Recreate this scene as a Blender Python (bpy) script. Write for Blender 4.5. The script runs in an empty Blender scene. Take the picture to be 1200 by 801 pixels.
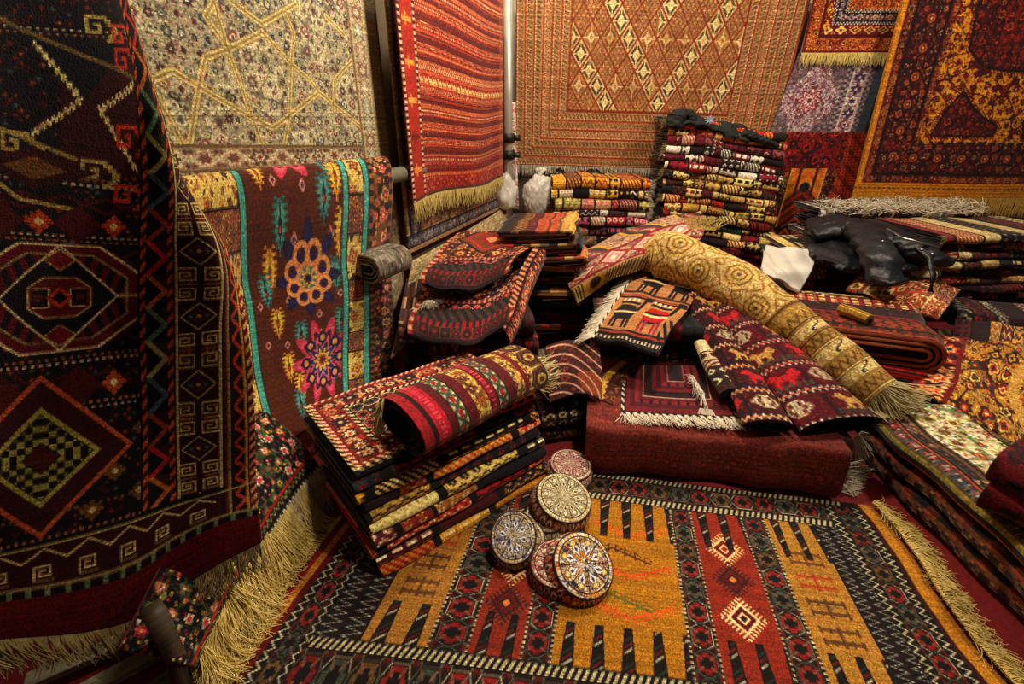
import bpy, math
import numpy as np

scene = bpy.context.scene
COL = scene.collection

# ------------------------------------------------------------------ camera, world, lamps, exposure
cam_data = bpy.data.cameras.new('camera')
cam_data.sensor_width = 36.0
cam_data.lens = 16.8
cam_data.clip_start = 0.02
cam = bpy.data.objects.new('camera', cam_data)
cam.location = (0, 0, 1.25)
cam.rotation_euler = (math.radians(90 - 24.9), 0, 0)
COL.objects.link(cam)
scene.camera = cam

world = bpy.data.worlds.new('world')
scene.world = world
world.use_nodes = True
world.node_tree.nodes['Background'].inputs[0].default_value = (1.0, 0.78, 0.55, 1)
world.node_tree.nodes['Background'].inputs[1].default_value = 0.045

def lamp(name, loc, power, radius, colour=(1.0, 0.85, 0.66), kind='POINT', aim=None, size=1.2):
    d = bpy.data.lights.new(name, kind)
    d.energy = power
    d.color = colour
    if kind == 'AREA':
        d.shape = 'DISK'
        d.size = radius * 2
    else:
        d.shadow_soft_size = radius
    if kind == 'SPOT':
        d.spot_size = size
        d.spot_blend = 0.8
    o = bpy.data.objects.new(name, d)
    o.location = loc
    if aim:
        v = np.array(aim, float) - np.array(loc, float)
        o.rotation_euler = (math.acos(max(-1, min(1, -v[2] / np.linalg.norm(v)))), 0, math.atan2(v[1], v[0]) - math.pi / 2)
    COL.objects.link(o)
    return o

lamp('hall_lamp', (0.62, 2.35, 2.75), 135, 0.10)
lamp('corner_lamp', (0.10, 3.75, 2.95), 50, 0.10)
lamp('stall_lamp', (2.35, 2.3, 2.75), 98, 0.10)
lamp('front_fill_spot', (0.75, 0.85, 2.6), 105, 0.10, kind='SPOT', aim=(0.1, 1.05, 0), size=1.05)  # added unseen fill spot for floor and yarn; cone spares the left rug

scene.view_settings.view_transform = 'Standard'
scene.view_settings.look = 'None'
scene.view_settings.gamma = 1.0
scene.view_settings.exposure = 0.5

# ------------------------------------------------------------------ materials
def new_mat(name):
    m = bpy.data.materials.new(name)
    m.use_nodes = True
    nt = m.node_tree
    return m, nt, nt.nodes['Principled BSDF'], nt.nodes.new, nt.links.new

def woven(name, rough=0.9, bump=0.5, scale=260.0, sheen=0.15, abrash=0.22):
    """wool knots: the dye of every knot is the mesh's own 'knot' colour; noise gives abrash and nap"""
    m, nt, b, N, Lk = new_mat(name)
    at = N('ShaderNodeAttribute'); at.attribute_name = 'knot'
    tc = N('ShaderNodeTexCoord')
    n1 = N('ShaderNodeTexNoise'); n1.inputs['Scale'].default_value = 9.0; n1.inputs['Detail'].default_value = 4
    n2 = N('ShaderNodeTexNoise'); n2.inputs['Scale'].default_value = scale; n2.inputs['Detail'].default_value = 2
    Lk(tc.outputs['Object'], n1.inputs['Vector']); Lk(tc.outputs['Object'], n2.inputs['Vector'])
    ad = N('ShaderNodeMath'); ad.operation = 'ADD'
    Lk(n1.outputs['Fac'], ad.inputs[0]); Lk(n2.outputs['Fac'], ad.inputs[1])
    mr = N('ShaderNodeMapRange')
    mr.inputs['From Min'].default_value = 0.6; mr.inputs['From Max'].default_value = 1.4
    mr.inputs['To Min'].default_value = 1 - abrash; mr.inputs['To Max'].default_value = 1 + abrash
    Lk(ad.outputs[0], mr.inputs['Value'])
    mx = N('ShaderNodeVectorMath'); mx.operation = 'SCALE'
    Lk(at.outputs['Color'], mx.inputs[0]); Lk(mr.outputs['Result'], mx.inputs['Scale'])
    Lk(mx.outputs[0], b.inputs['Base Color'])
    bp = N('ShaderNodeBump'); bp.inputs['Strength'].default_value = bump; bp.inputs['Distance'].default_value = 0.004
    Lk(n2.outputs['Fac'], bp.inputs['Height']); Lk(bp.outputs['Normal'], b.inputs['Normal'])
    b.inputs['Roughness'].default_value = rough
    b.inputs['Specular IOR Level'].default_value = 0.25
    b.inputs['Sheen Weight'].default_value = sheen
    b.inputs['Sheen Roughness'].default_value = 0.4
    return m

def plain(name, c1, c2, scale=12.0, rough=0.8, bump=0.2, metal=0.0, detail=4, spec=0.4, stretch=None, dist=0.01):
    m, nt, b, N, Lk = new_mat(name)
    tc = N('ShaderNodeTexCoord'); n = N('ShaderNodeTexNoise')
    n.inputs['Scale'].default_value = scale; n.inputs['Detail'].default_value = detail
    if stretch:
        mp = N('ShaderNodeMapping'); mp.inputs['Scale'].default_value = stretch
        Lk(tc.outputs['Object'], mp.inputs['Vector']); Lk(mp.outputs[0], n.inputs['Vector'])
    else:
        Lk(tc.outputs['Object'], n.inputs['Vector'])
    r = N('ShaderNodeValToRGB')
    r.color_ramp.elements[0].position = 0.3; r.color_ramp.elements[1].position = 0.7
    r.color_ramp.elements[0].color = (*lin(c1), 1); r.color_ramp.elements[1].color = (*lin(c2), 1)
    Lk(n.outputs['Fac'], r.inputs['Fac']); Lk(r.outputs['Color'], b.inputs['Base Color'])
    bp = N('ShaderNodeBump'); bp.inputs['Strength'].default_value = bump; bp.inputs['Distance'].default_value = dist
    Lk(n.outputs['Fac'], bp.inputs['Height']); Lk(bp.outputs['Normal'], b.inputs['Normal'])
    b.inputs['Roughness'].default_value = rough; b.inputs['Metallic'].default_value = metal
    b.inputs['Specular IOR Level'].default_value = spec
    return m

def hx(c):
    c = c.lstrip('#')
    return np.array([int(c[i:i + 2], 16) / 255 for i in (0, 2, 4)])

def s2l(a):
    a = np.asarray(a, float)
    return np.where(a <= 0.04045, a / 12.92, ((a + 0.055) / 1.055) ** 2.4)

def lin(c):
    return tuple(s2l(hx(c)))

def pal(*cs):
    return np.array([hx(c) for c in ' '.join(cs).split()])

WOOL = woven('wool_pile')
DRY = woven('old_wool', rough=1.0, bump=0.6, scale=320.0, sheen=0.0, abrash=0.25)
FLAT = woven('flatweave', rough=0.95, bump=0.35, scale=420.0, sheen=0.05, abrash=0.16)
SILK = woven('fine_pile', rough=0.8, bump=0.3, scale=500.0, sheen=0.2, abrash=0.12)
BEADED = woven('embroidery', rough=0.75, bump=0.6, scale=600.0, sheen=0.1, abrash=0.12)
FRINGE = plain('fringe_cream', '#b9a46a', '#e2d3a0', 40, 0.95, 0.1)
FRINGE_GOLD = plain('fringe_gold', '#a5792c', '#d0a44c', 40, 0.95, 0.1)
FRINGE_YEL = plain('fringe_yellow', '#c4a64a', '#ead184', 40, 0.95, 0.1)
FRINGE_DULL = plain('fringe_dull', '#6e5c34', '#a48e58', 40, 0.95, 0.1)
FRINGE_WHITE = plain('fringe_white', '#bfae94', '#eadfc8', 40, 0.95, 0.1)

# ------------------------------------------------------------------ objects
def prop(o, label=None, cat=None, group=None, kind=None):
    if label: o['label'] = label
    if cat: o['category'] = cat
    if group: o['group'] = group
    if kind: o['kind'] = kind
    return o

def root(name, loc, label, cat, group=None):
    o = bpy.data.objects.new(name, None)
    o.empty_display_size = 0.05
    o.location = loc
    COL.objects.link(o)
    return prop(o, label, cat, group)

def raw_mesh(name, V, loops, sizes, mat, parent=None, colours=None, smooth=True):
    V = np.asarray(V, np.float64)
    if parent is not None:
        V = V - np.array(parent_loc(parent))
    me = bpy.data.meshes.new(name)
    me.vertices.add(len(V)); me.loops.add(len(loops)); me.polygons.add(len(sizes))
    me.vertices.foreach_set('co', V.astype(np.float32).ravel())
    me.loops.foreach_set('vertex_index', np.asarray(loops, np.int32))
    st = np.zeros(len(sizes), np.int32); st[1:] = np.cumsum(sizes)[:-1]
    me.polygons.foreach_set('loop_start', st)
    me.update(calc_edges=True)
    if smooth:
        me.polygons.foreach_set('use_smooth', np.ones(len(sizes), bool))
    if colours is not None:
        at = me.attributes.new('knot', 'FLOAT_COLOR', 'FACE')
        c = np.ones((len(sizes), 4), np.float32); c[:, :3] = s2l(np.clip(colours, 0, 1))
        at.data.foreach_set('color', c.ravel())
    me.materials.append(mat)
    o = bpy.data.objects.new(name, me)
    COL.objects.link(o)
    if parent is not None:
        o.parent = parent
    return o

def parent_loc(o):
    l = np.zeros(3)
    while o is not None:
        l += np.array(o.location); o = o.parent
    return l

def quads(n, m, off=0):
    i = np.arange(n - 1)[:, None] * m + np.arange(m - 1)[None, :] + off
    return np.stack([i, i + 1, i + m + 1, i + m], -1).reshape(-1, 4)

def grid_normals(P):
    a = np.gradient(P, axis=0); b = np.gradient(P, axis=1)
    n = np.cross(b, a)
    return n / np.maximum(np.linalg.norm(n, axis=-1, keepdims=True), 1e-9)

def compact(V, Q):
    u, inv = np.unique(Q.ravel(), return_inverse=True)
    return V[u], inv

def sheet(P, C, toward, mat=None, thick=0.008, parent=None, name='pile', back='#3a2a1e', edge=None, probe=None, split=None, names=('field', 'border'), coarse=7, back_art=None):
    """one carpet: a knotted face of P (n,m,3) with one dyed quad per knot, an edge all round and a plain back"""
    mat = mat or WOOL
    n, m = P.shape[:2]
    Nn = grid_normals(P)
    i, j = probe or (n // 2, m // 2)
    if np.dot(Nn[i, j], np.asarray(toward, float)) < 0:
        P = P[:, ::-1]; C = C[:, ::-1]; Nn = -Nn[:, ::-1]
        if split: split = (split[0], split[1], m - 1 - split[3], m - 1 - split[2])
    V = P.reshape(-1, 3); Q = quads(n, m); K = C.reshape(-1, 3)
    # reversed winding so that the geometric normal is +Nn
    Q = Q[:, ::1]
    g = np.cross(V[Q[0, 1]] - V[Q[0, 0]], V[Q[0, 2]] - V[Q[0, 0]])
    if np.dot(g, Nn[0, 0]) < 0: Q = Q[:, ::-1]
    B = (P - Nn * thick)
    ring = np.concatenate([np.arange(m - 1), np.arange(n - 1) * m + m - 1, (n - 1) * m + np.arange(m - 1, 0, -1), np.arange(n - 1, 0, -1) * m])
    bi = np.unique(np.append(np.arange(0, n, coarse), n - 1)); bj = np.unique(np.append(np.arange(0, m, coarse), m - 1))
    BV = B[np.ix_(bi, bj)].reshape(-1, 3)
    RV = B.reshape(-1, 3)[ring]
    nv = len(V); nr = len(ring)
    k = np.arange(nr); k2 = (k + 1) % nr
    RQ = np.stack([ring[k2], ring[k], nv + k, nv + k2], -1)
    g = np.cross(V[RQ[:, 1]] - V[RQ[:, 0]], RV[RQ[:, 2] - nv] - V[RQ[:, 0]])
    cen = V.mean(0)
    BQ = quads(len(bi), len(bj), nv + nr)
    BQ = BQ[:, ::-1] if (Q[0, 1] - Q[0, 0]) == 1 else BQ
    ringface = np.concatenate([np.arange(m - 1), np.arange(n - 1) * (m - 1) + m - 2, (n - 2) * (m - 1) + np.arange(m - 2, -1, -1), np.arange(n - 2, -1, -1) * (m - 1)])
    RC = K[ringface] * 0.8 if edge is None else np.tile(hx(edge), (nr, 1))
    BC = np.tile(hx(back), (len(BQ), 1))
    if back_art is not None:
        BC = back_art.reshape(-1, 3)
    AV = np.concatenate([V, RV, BV])
    if split is None:
        AQ = np.concatenate([Q, RQ, BQ]); AC = np.concatenate([K, RC, BC])
        return raw_mesh(name, AV, AQ.ravel(), np.full(len(AQ), 4), mat, parent, AC)
    M = np.zeros((n - 1, m - 1), bool); M[split[0]:split[1], split[2]:split[3]] = True
    M = M.ravel()
    fv, fq = compact(V, Q[M])
    f = raw_mesh(names[0], fv, fq, np.full(M.sum(), 4), mat, parent, K[M])
    AQ = np.concatenate([Q[~M], RQ, BQ]); AC = np.concatenate([K[~M], RC, BC])
    bv, bq = compact(AV, AQ)
    raw_mesh(names[1], bv, bq, np.full(len(AQ), 4), mat, parent, AC)
    return f

def hermite(xs, pts, q):
    """smooth interpolation through pts (k,...) at knots xs, evaluated at q"""
    xs = np.asarray(xs, float); pts = np.asarray(pts, float); q = np.asarray(q, float)
    k = len(xs)
    if k == 2:
        t = ((q - xs[0]) / (xs[1] - xs[0])).reshape((-1,) + (1,) * (pts.ndim - 1))
        return pts[0] * (1 - t) + pts[1] * t
    d = np.zeros_like(pts)
    h = np.diff(xs); sh = (-1,) + (1,) * (pts.ndim - 1)
    sl = np.diff(pts, axis=0) / h.reshape(sh)
    w = (h[:-1] / (h[:-1] + h[1:])).reshape(sh)
    d[1:-1] = sl[:-1] * (1 - w) + sl[1:] * w
    d[0] = sl[0]; d[-1] = sl[-1]
    i = np.clip(np.searchsorted(xs, q, side='right') - 1, 0, k - 2)
    hh = h[i]; t = (q - xs[i]) / hh
    t = t.reshape(sh); hh = hh.reshape(sh)
    t2, t3 = t * t, t * t * t
    return (2 * t3 - 3 * t2 + 1) * pts[i] + (t3 - 2 * t2 + t) * hh * d[i] + (3 * t2 - 2 * t3) * pts[i + 1] + (t3 - t2) * hh * d[i + 1]

def net(ys, xs, ctrl, Yq, Xq):
    """control net ctrl (rows at ys, columns at xs) -> (len(Yq), len(Xq), 3)"""
    A = hermite(ys, np.asarray(ctrl, float), Yq)
    return hermite(xs, A.transpose(1, 0, 2), Xq).transpose(1, 0, 2)

def dye(art, Xq, Yq, ss=2, jitter=.13):
    """colour of every knot of a grid, averaged over ss*ss places in it"""
    out = 0
    for a in range(ss):
        for b in range(ss):
            fx = (a + .5) / ss; fy = (b + .5) / ss
            X = Xq[:-1] * (1 - fx) + Xq[1:] * fx; Y = Yq[:-1] * (1 - fy) + Yq[1:] * fy
            gx, gy = np.meshgrid(X, Y)
            out = out + art(gx.ravel(), gy.ravel())
    out = (out / ss ** 2).reshape(len(Yq) - 1, len(Xq) - 1, 3)
    out = np.clip(out, 0, 1) ** 1.22 * 1.17                      # contrast curve: deeper shade and stronger saturation put into the dye colours
    rng = np.random.default_rng(len(Xq) * 7 + len(Yq))          # no two knots take the dye alike
    k = rng.normal(1, jitter, out.shape[:2] + (1,)) * (1 + rng.normal(0, jitter * .35, out.shape))
    k *= 1 + rng.normal(0, jitter * .5, (out.shape[0], 1, 1))
    return np.clip(out * k, 0.01, 1)

def tubes(name, paths, radii, mat, parent=None, sides=4, kind=None, cap=True):
    """many round strands in one mesh: paths (k, n, 3), radii (k, n)"""
    paths = np.asarray(paths, float); k, n = paths.shape[:2]
    radii = np.broadcast_to(np.asarray(radii, float), (k, n))
    t = np.gradient(paths, axis=1); t /= np.maximum(np.linalg.norm(t, axis=-1, keepdims=True), 1e-9)
    ref = np.where(np.abs(t[..., 2:3]) > 0.85, np.array([1.0, 0.17, 0]), np.array([0.0, 0.1, 1.0]))
    u = np.cross(t, ref); u /= np.maximum(np.linalg.norm(u, axis=-1, keepdims=True), 1e-9)
    v = np.cross(t, u)
    a = np.arange(sides) * 2 * math.pi / sides
    V = paths[:, :, None] + radii[:, :, None, None] * (u[:, :, None] * np.cos(a)[:, None] + v[:, :, None] * np.sin(a)[:, None])
    idx = np.arange(k * n * sides).reshape(k, n, sides)
    A = idx[:, :-1]; B = idx[:, 1:]
    Q = np.stack([A, np.roll(A, -1, 2), np.roll(B, -1, 2), B], -1).reshape(-1, 4)
    loops = Q.ravel(); sizes = np.full(len(Q), 4)
    if cap:
        loops = np.concatenate([loops, idx[:, 0, ::-1].ravel(), idx[:, -1].ravel()])
        sizes = np.concatenate([sizes, np.full(2 * k, sides)])
    o = raw_mesh(name, V.reshape(-1, 3), loops, sizes, mat, parent)
    if kind: o['kind'] = kind
    return o

def fringe(parent, edge, length, down=(0, 0, -1), out=(0, 0, 0), n=160, mat=None, r=0.0016, seed=1, wild=0.25, name='fringe', segs=5, floor=None, clump=0):
    """knotted warp ends hanging from the polyline `edge`"""
    rng = np.random.default_rng(seed)
    edge = np.asarray(edge, float)
    s = np.concatenate([[0], np.cumsum(np.linalg.norm(np.diff(edge, axis=0), axis=1))])
    q = (np.arange(n) + rng.uniform(-.4, .4, n)) / n * s[-1]
    q = np.clip(q, 0, s[-1])
    b = np.stack([np.interp(q, s, edge[:, c]) for c in range(3)], -1)
    tg = (edge[-1] - edge[0]) / np.linalg.norm(edge[-1] - edge[0])
    L = length * rng.uniform(0.75, 1.12, n)
    dn = np.asarray(down, float); ot = np.asarray(out, float)
    t = np.linspace(0, 1, segs)[None, :, None]
    lean = rng.normal(0, wild, n)
    if clump:
        lean = lean * .4 + (np.round(q / clump) * clump - q) / length * 0.9
    curl = rng.normal(0, wild * .6, n); side = rng.normal(0, wild * .6, n)
    nrm = np.cross(tg, dn)
    p = b[:, None] + L[:, None, None] * (t * dn + ot * (1 - (1 - t) ** 2) * 0.8 + tg * (lean[:, None, None] * t + curl[:, None, None] * t * t) + nrm * side[:, None, None] * t * t * .6)
    if floor is not None:
        lift = rng.uniform(0.002, 0.014, n)[:, None]
        p[..., 2] = np.maximum(p[..., 2], floor + lift)
    rad = r * (1 - 0.6 * t[..., 0] ** 2) * rng.uniform(.7, 1.2, n)[:, None]
    return tubes(name, p, rad, mat or FRINGE, parent, 3, 'stuff', cap=False)

def rbox(name, size, loc, mat, parent=None, bev=0.01, rotz=0.0, tilt=None, seg=2):
    import bmesh
    bm = bmesh.new()
    bmesh.ops.create_cube(bm, size=1.0)
    for v in bm.verts:
        v.co.x *= size[0]; v.co.y *= size[1]; v.co.z *= size[2]
    if bev:
        bmesh.ops.bevel(bm, geom=bm.edges[:], offset=bev, segments=seg, affect='EDGES', profile=0.5)
    me = bpy.data.meshes.new(name); bm.to_mesh(me); bm.free()
    me.materials.append(mat)
    o = bpy.data.objects.new(name, me)
    o.location = np.array(loc) - (parent_loc(parent) if parent is not None else 0)
    o.rotation_euler = (tilt[0] if tilt else 0, tilt[1] if tilt else 0, rotz)
    COL.objects.link(o)
    if parent is not None: o.parent = parent
    return o

# ------------------------------------------------------------------ weaving patterns: functions of (x, y) on the carpet
def hsh(ix, iy, n, seed=0):
    ix = ix.astype(np.int64); iy = np.asarray(iy).astype(np.int64)
    h = (ix * 374761393 + iy * 668265263 + seed * 974634777) & 0x7fffffff
    h = ((h ^ (h >> 13)) * 1274126177) & 0x7fffffff
    return ((h ^ (h >> 16)) & 0xffff) % n

def fill(x, c):
    return np.tile(hx(c), (len(x), 1))

def tri(u):
    """triangle wave 0..1..0 of period 1"""
    f = u - np.floor(u)
    return 1 - np.abs(2 * f - 1)

def stripes(*cs):
    """plain lengthwise lines: colour, relative width pairs"""
    cols = [hx(c) for c in cs[::2]]; w = np.cumsum(cs[1::2]); w = w / w[-1]
    def f(s, t, v):
        out = np.zeros((len(s), 3)); i = np.minimum(np.searchsorted(w, t), len(cols) - 1)
        return np.array(cols)[i]
    return f

def rope(c1, c2, period=0.02, slant=1.0, bg=None, margin=0.15):
    def f(s, t, v):
        k = np.floor((s / period + slant * (t - .5))).astype(np.int64) % 2
        out = np.where(k[:, None] == 0, hx(c1), hx(c2))
        if bg: out = np.where(((t < margin) | (t > 1 - margin))[:, None], hx(bg), out)
        return out
    return f

def zig(bg, fg, period=0.03, thick=0.3, other=None):
    def f(s, t, v):
        z = tri(s / period)
        d = t - (0.15 + 0.7 * z)
        out = fill(s, bg)
        if other: out[d > 0] = hx(other)
        out[np.abs(d) < thick * .5] = hx(fg)
        return out
    return f

def checks(c1, c2, period=0.02, rows=2):
    def f(s, t, v):
        k = (np.floor(s / period) + np.floor(t * rows)).astype(np.int64) % 2
        return np.where(k[:, None] == 0, hx(c1), hx(c2))
    return f

def hexes(bg, line, fills, period=0.08, dark='#15100f', cross=True, fancy=False):
    """chain of hexagons with a stepped star in each"""
    F = pal(*fills)
    def f(s, t, v):
        c = np.floor(s / period); u = (s / period - c - .5) * 2; w = (t - .5) * 2
        out = fill(s, bg)
        hexd = np.maximum(np.abs(w), np.abs(u) * 0.75 + np.abs(w) * 0.45)
        k = hsh(c, c * 0, len(F))
        q = np.floor(np.abs(u) * 5) / 5 + np.floor(np.abs(w) * 4) / 4
        x = np.abs(np.abs(u) - np.abs(w) * .7) < .12
        out[x & (np.abs(u) > .6)] = hx(line) * .6
        lc = hx(line) * (1.0 if not fancy else (.55 + .45 * (hsh(c, c * 0, 3, 9) == 0)))[:, None] if fancy else hx(line)
        m = hexd < .86; out[m] = lc[m] if fancy else lc
        out[hexd < (.78 if fancy else .74)] = hx(dark)
        if fancy:
            e = np.abs(np.abs(u) - np.abs(w)) ; out[(hexd > .95) & (e < .14)] = hx('#5a1614'); out[(np.abs(np.abs(u) - .97) < .05) & (np.abs(w) < .3)] = hx('#3a4438')
        m = (hexd < .74) & (q < .75); out[m] = F[k[m]]
        out[(hexd < .74) & (np.abs(np.abs(u) - np.abs(w) * .8) < .1) & (q < 1.1)] = hx(line) * .5 + F[0] * .3
        out[(hexd < .74) & (q < .3)] = hx(dark)
        return out
    return f

def boxes(fills, line, period=0.06, inner=None):
    F = pal(*fills)
    def f(s, t, v):
        c = np.floor(s / period); u = np.abs((s / period - c - .5) * 2); w = np.abs((t - .5) * 2)
        k = hsh(c, c * 0, len(F), 3)
        out = F[k].copy()
        d = u + w
        m = d < .95; out[m] = F[(k[m] + 1) % len(F)]
        m = d < .6; out[m] = F[(k[m] + 2) % len(F)]
        m = d < .28; out[m] = hx(inner or line)
        out[(u > .92) | (w > .94)] = hx(line)
        return out
    return f

def rosettes(bg, cols, period=0.08, petals=8, link=None, ratio=1.0, alt=None):
    """row of flowers, leaves between"""
    F = pal(*cols)
    def f(s, t, v):
        c = np.floor(s / period); u = (s / period - c - .5) * 2 * ratio; w = (t - .5) * 2
        out = fill(s, bg)
        k = hsh(c, c * 0, len(F), 5)
        if link:
            e = np.abs(w - .55 * np.sin(s / period * math.pi)) ; out[e < .12] = hx(link)
            uu = np.abs(u) - .85 * ratio
            out[(np.abs(uu) * 2 + np.abs(w) < .4)] = hx(link)
        r = np.hypot(u, w); a = np.arctan2(w, u)
        rr = r / (.66 + .16 * np.cos(petals * a))
        m = rr < 1; out[m] = F[k[m]]
        m = (rr < .62); out[m] = F[(k[m] + 1) % len(F)]
        m = rr < .3; out[m] = F[(k[m] + 2) % len(F)]
        for sg in (-1, 1):
            e = np.abs(np.abs(u) - .82 * ratio) * 3 + np.abs(w - sg * .55) * 2.2
            m = (rr > 1.1) & (e < .55); out[m] = F[(k[m] + 1 + (sg > 0)) % len(F)]
            m = (rr > 1.1) & (e < .22); out[m] = F[(k[m] + 2) % len(F)]
        return out
    return f

def blooms(bg, cols, line, cell=0.06, seed=0, vine=True, size=.42):
    """all-over flowers, buds and scrolling stems on a jittered lattice; works as a field (x, y)"""
    F = pal(*cols); b0 = hx(bg); l0 = hx(line)
    def f(x, y):
        out = np.tile(b0, (len(x), 1))
        if vine:
            g = np.sin(x / cell * 2.1 + 1.6 * np.sin(y / cell * 1.3 + seed)) + np.sin(y / cell * 2.3 + 1.5 * np.sin(x / cell * 1.1))
            out[np.abs(g) < .16] = l0
        for lay, (off, sz) in enumerate(((.5, .5), (0., 1.))):
            ix = np.floor(x / cell + off); iy = np.floor(y / cell + off)
            jx = (hsh(ix, iy, 97, seed + lay) / 97 - .5) * .34; jy = (hsh(ix, iy, 89, seed + 7 + lay) / 89 - .5) * .34
            u = x / cell + off - ix - .5 - jx; w = y / cell + off - iy - .5 - jy
            k = hsh(ix, iy, len(F), seed + 3 + lay); kind = hsh(ix, iy, 4, seed + 11 + lay)
            r = np.hypot(u, w); a = np.arctan2(w, u)
            R = size * sz * np.where(kind == 0, .8 + .2 * np.cos(8 * a), np.where(kind == 1, .6 + .4 * np.abs(np.cos(2 * a + .6)), np.where(kind == 2, .55 + .45 * np.abs(np.cos(1.5 * a)), .7 + .12 * np.cos(5 * a))))
            rr = r / R
            m = rr < 1.0; out[m] = F[k[m]]
            m = (rr < 1.0) & (rr > .84); out[m] = l0
            m = rr < .55; out[m] = F[(k[m] + 1) % len(F)]
            m = rr < .25; out[m] = F[(k[m] + 2) % len(F)]
            if lay == 0:
                c3 = cell * .37; jx3 = np.floor(x / c3); jy3 = np.floor(y / c3)
                u3 = x / c3 - jx3 - .5 + (hsh(jx3, jy3, 50, seed + 21) / 50 - .5) * .4; w3 = y / c3 - jy3 - .5 + (hsh(jx3, jy3, 50, seed + 22) / 50 - .5) * .4
                t3 = hsh(jx3, jy3, 3, seed + 23); s3 = np.where(t3 == 0, np.hypot(u3, w3), np.where(t3 == 1, np.abs(u3) * 2 + np.abs(w3) * .7, np.abs(u3 + w3) + np.abs(u3 - w3) * .35))
                m = (rr > 1.05) & (s3 < .24); out[m] = F[hsh(jx3, jy3, len(F), seed + 24)[m]]
        return out
    return f

def field_to_band(fn):
    return lambda s, t, v: fn(s, v)

def lattice(cx, cy, sets, line, thick=.07, seed=0, pick=None):
    """diamond lattice with nested diamonds; sets = list of colour triples"""
    S = np.array([pal(q) for q in sets]); l0 = hx(line)
    def f(x, y):
        a = x / cx + y / cy; b = x / cx - y / cy
        ia = np.floor(a); ib = np.floor(b)
        u = np.abs(a - ia - .5); w = np.abs(b - ib - .5); d = np.maximum(u, w)
        k = pick(ia, ib) % len(S) if pick else hsh(ia, ib, len(S), seed)
        k = k.astype(np.int64)
        out = S[k, 0].copy()
        m = d < .36; out[m] = S[k[m], 1]
        m = d < .22; out[m] = S[k[m], 2]
        m = d < .1; out[m] = S[k[m], 0]
        m = (np.abs(u - w) < .05) & (d > .2) & (d < .42); out[m] = S[k[m], 2]
        m = d > .5 - thick; out[m] = l0
        return out
    return f

def bitmap(rows, colours, cell):
    """tile drawn with letters; returns a lookup (u, v)->(mask, colour), u,v in meters from the tile's top-left"""
    w = max(len(r) for r in rows); h = len(rows)
    A = np.full((h, w), -1); keys = list(colours)
    C = np.array([hx(colours[k]) for k in keys])
    for i, r in enumerate(rows):
        for j, ch in enumerate(r):
            if ch in keys: A[i, j] = keys.index(ch)
    def f(u, v, out, wrap_u=False, wrap_v=False):
        j = np.floor(u / cell).astype(np.int64); i = np.floor(v / cell).astype(np.int64)
        if wrap_u: j = j % w
        if wrap_v: i = i % h
        ok = (j >= 0) & (j < w) & (i >= 0) & (i < h)
        k = np.where(ok, A[np.clip(i, 0, h - 1), np.clip(j, 0, w - 1)], -1)
        m = k >= 0
        out[m] = C[k[m]]
        return out
    f.w = w * cell; f.h = h * cell
    return f

def segdist(x, y, pts):
    d = np.full(len(x), 1e9)
    for (x0, y0), (x1, y1) in zip(pts[:-1], pts[1:]):
        dx, dy = x1 - x0, y1 - y0; L = dx * dx + dy * dy + 1e-12
        t = np.clip(((x - x0) * dx + (y - y0) * dy) / L, 0, 1)
        d = np.minimum(d, np.hypot(x - x0 - t * dx, y - y0 - t * dy))
    return d

def inside(x, y, pts):
    r = np.zeros(len(x), bool); n = len(pts)
    for i in range(n):
        x0, y0 = pts[i]; x1, y1 = pts[(i + 1) % n]
        c = (y0 > y) != (y1 > y)
        r ^= c & (x < (x1 - x0) * (y - y0) / (y1 - y0 + 1e-12) + x0)
    return r

def flower(out, x, y, cx, cy, r, cols, petals=8, depth=.22, rot=0, sq=1.0):
    u = x - cx; w = (y - cy) / sq; rad = np.hypot(u, w); a = np.arctan2(w, u) + rot
    rr = rad / (r * (1 - depth + depth * np.cos(petals * a)))
    n = len(cols)
    for k, c in enumerate(cols):
        out[rr < 1 - k / n] = hx(c)
    return out

def bordered(W, L, bands, field):
    """nested borders round a field; a band is (width, fn(s, t, v))"""
    def f(x, y):
        dl, dr, db, dt = x, W - x, y, L - y
        d = np.minimum(np.minimum(dl, dr), np.minimum(db, dt))
        side = (np.minimum(dl, dr) <= np.minimum(db, dt))
        s = np.where(side, y - L / 2, x - W / 2)
        out = np.zeros((len(x), 3)); p = 0.0
        for w, fn in bands:
            m = (d >= p) & (d < p + w)
            if p == 0: m |= d < 0
            if m.any(): out[m] = fn(s[m], np.clip((d[m] - p) / w, 0, .9999), d[m] - p)
            p += w
        m = d >= p
        if m.any(): out[m] = field(x[m] - W / 2, y[m] - L / 2)
        return out
    return f

def across(bands, along='x', mirror=None):
    """parallel bands only (no corners): fn over (x, y), bands stacked along y (or x)"""
    W = np.cumsum([0] + [b[0] for b in bands])
    def f(x, y):
        s, q = (x, y) if along == 'x' else (y, x)
        if mirror: q = np.where(q > mirror, 2 * mirror - q, q)
        out = np.zeros((len(x), 3))
        for i, (w, fn) in enumerate(bands):
            m = (q >= W[i]) & (q < W[i + 1])
            if i == 0: m |= q < W[0]
            if i == len(bands) - 1: m |= q >= W[-1]
            if m.any(): out[m] = fn(s[m], np.clip((q[m] - W[i]) / w, 0, .9999), q[m] - W[i])
        return out
    return f

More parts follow.
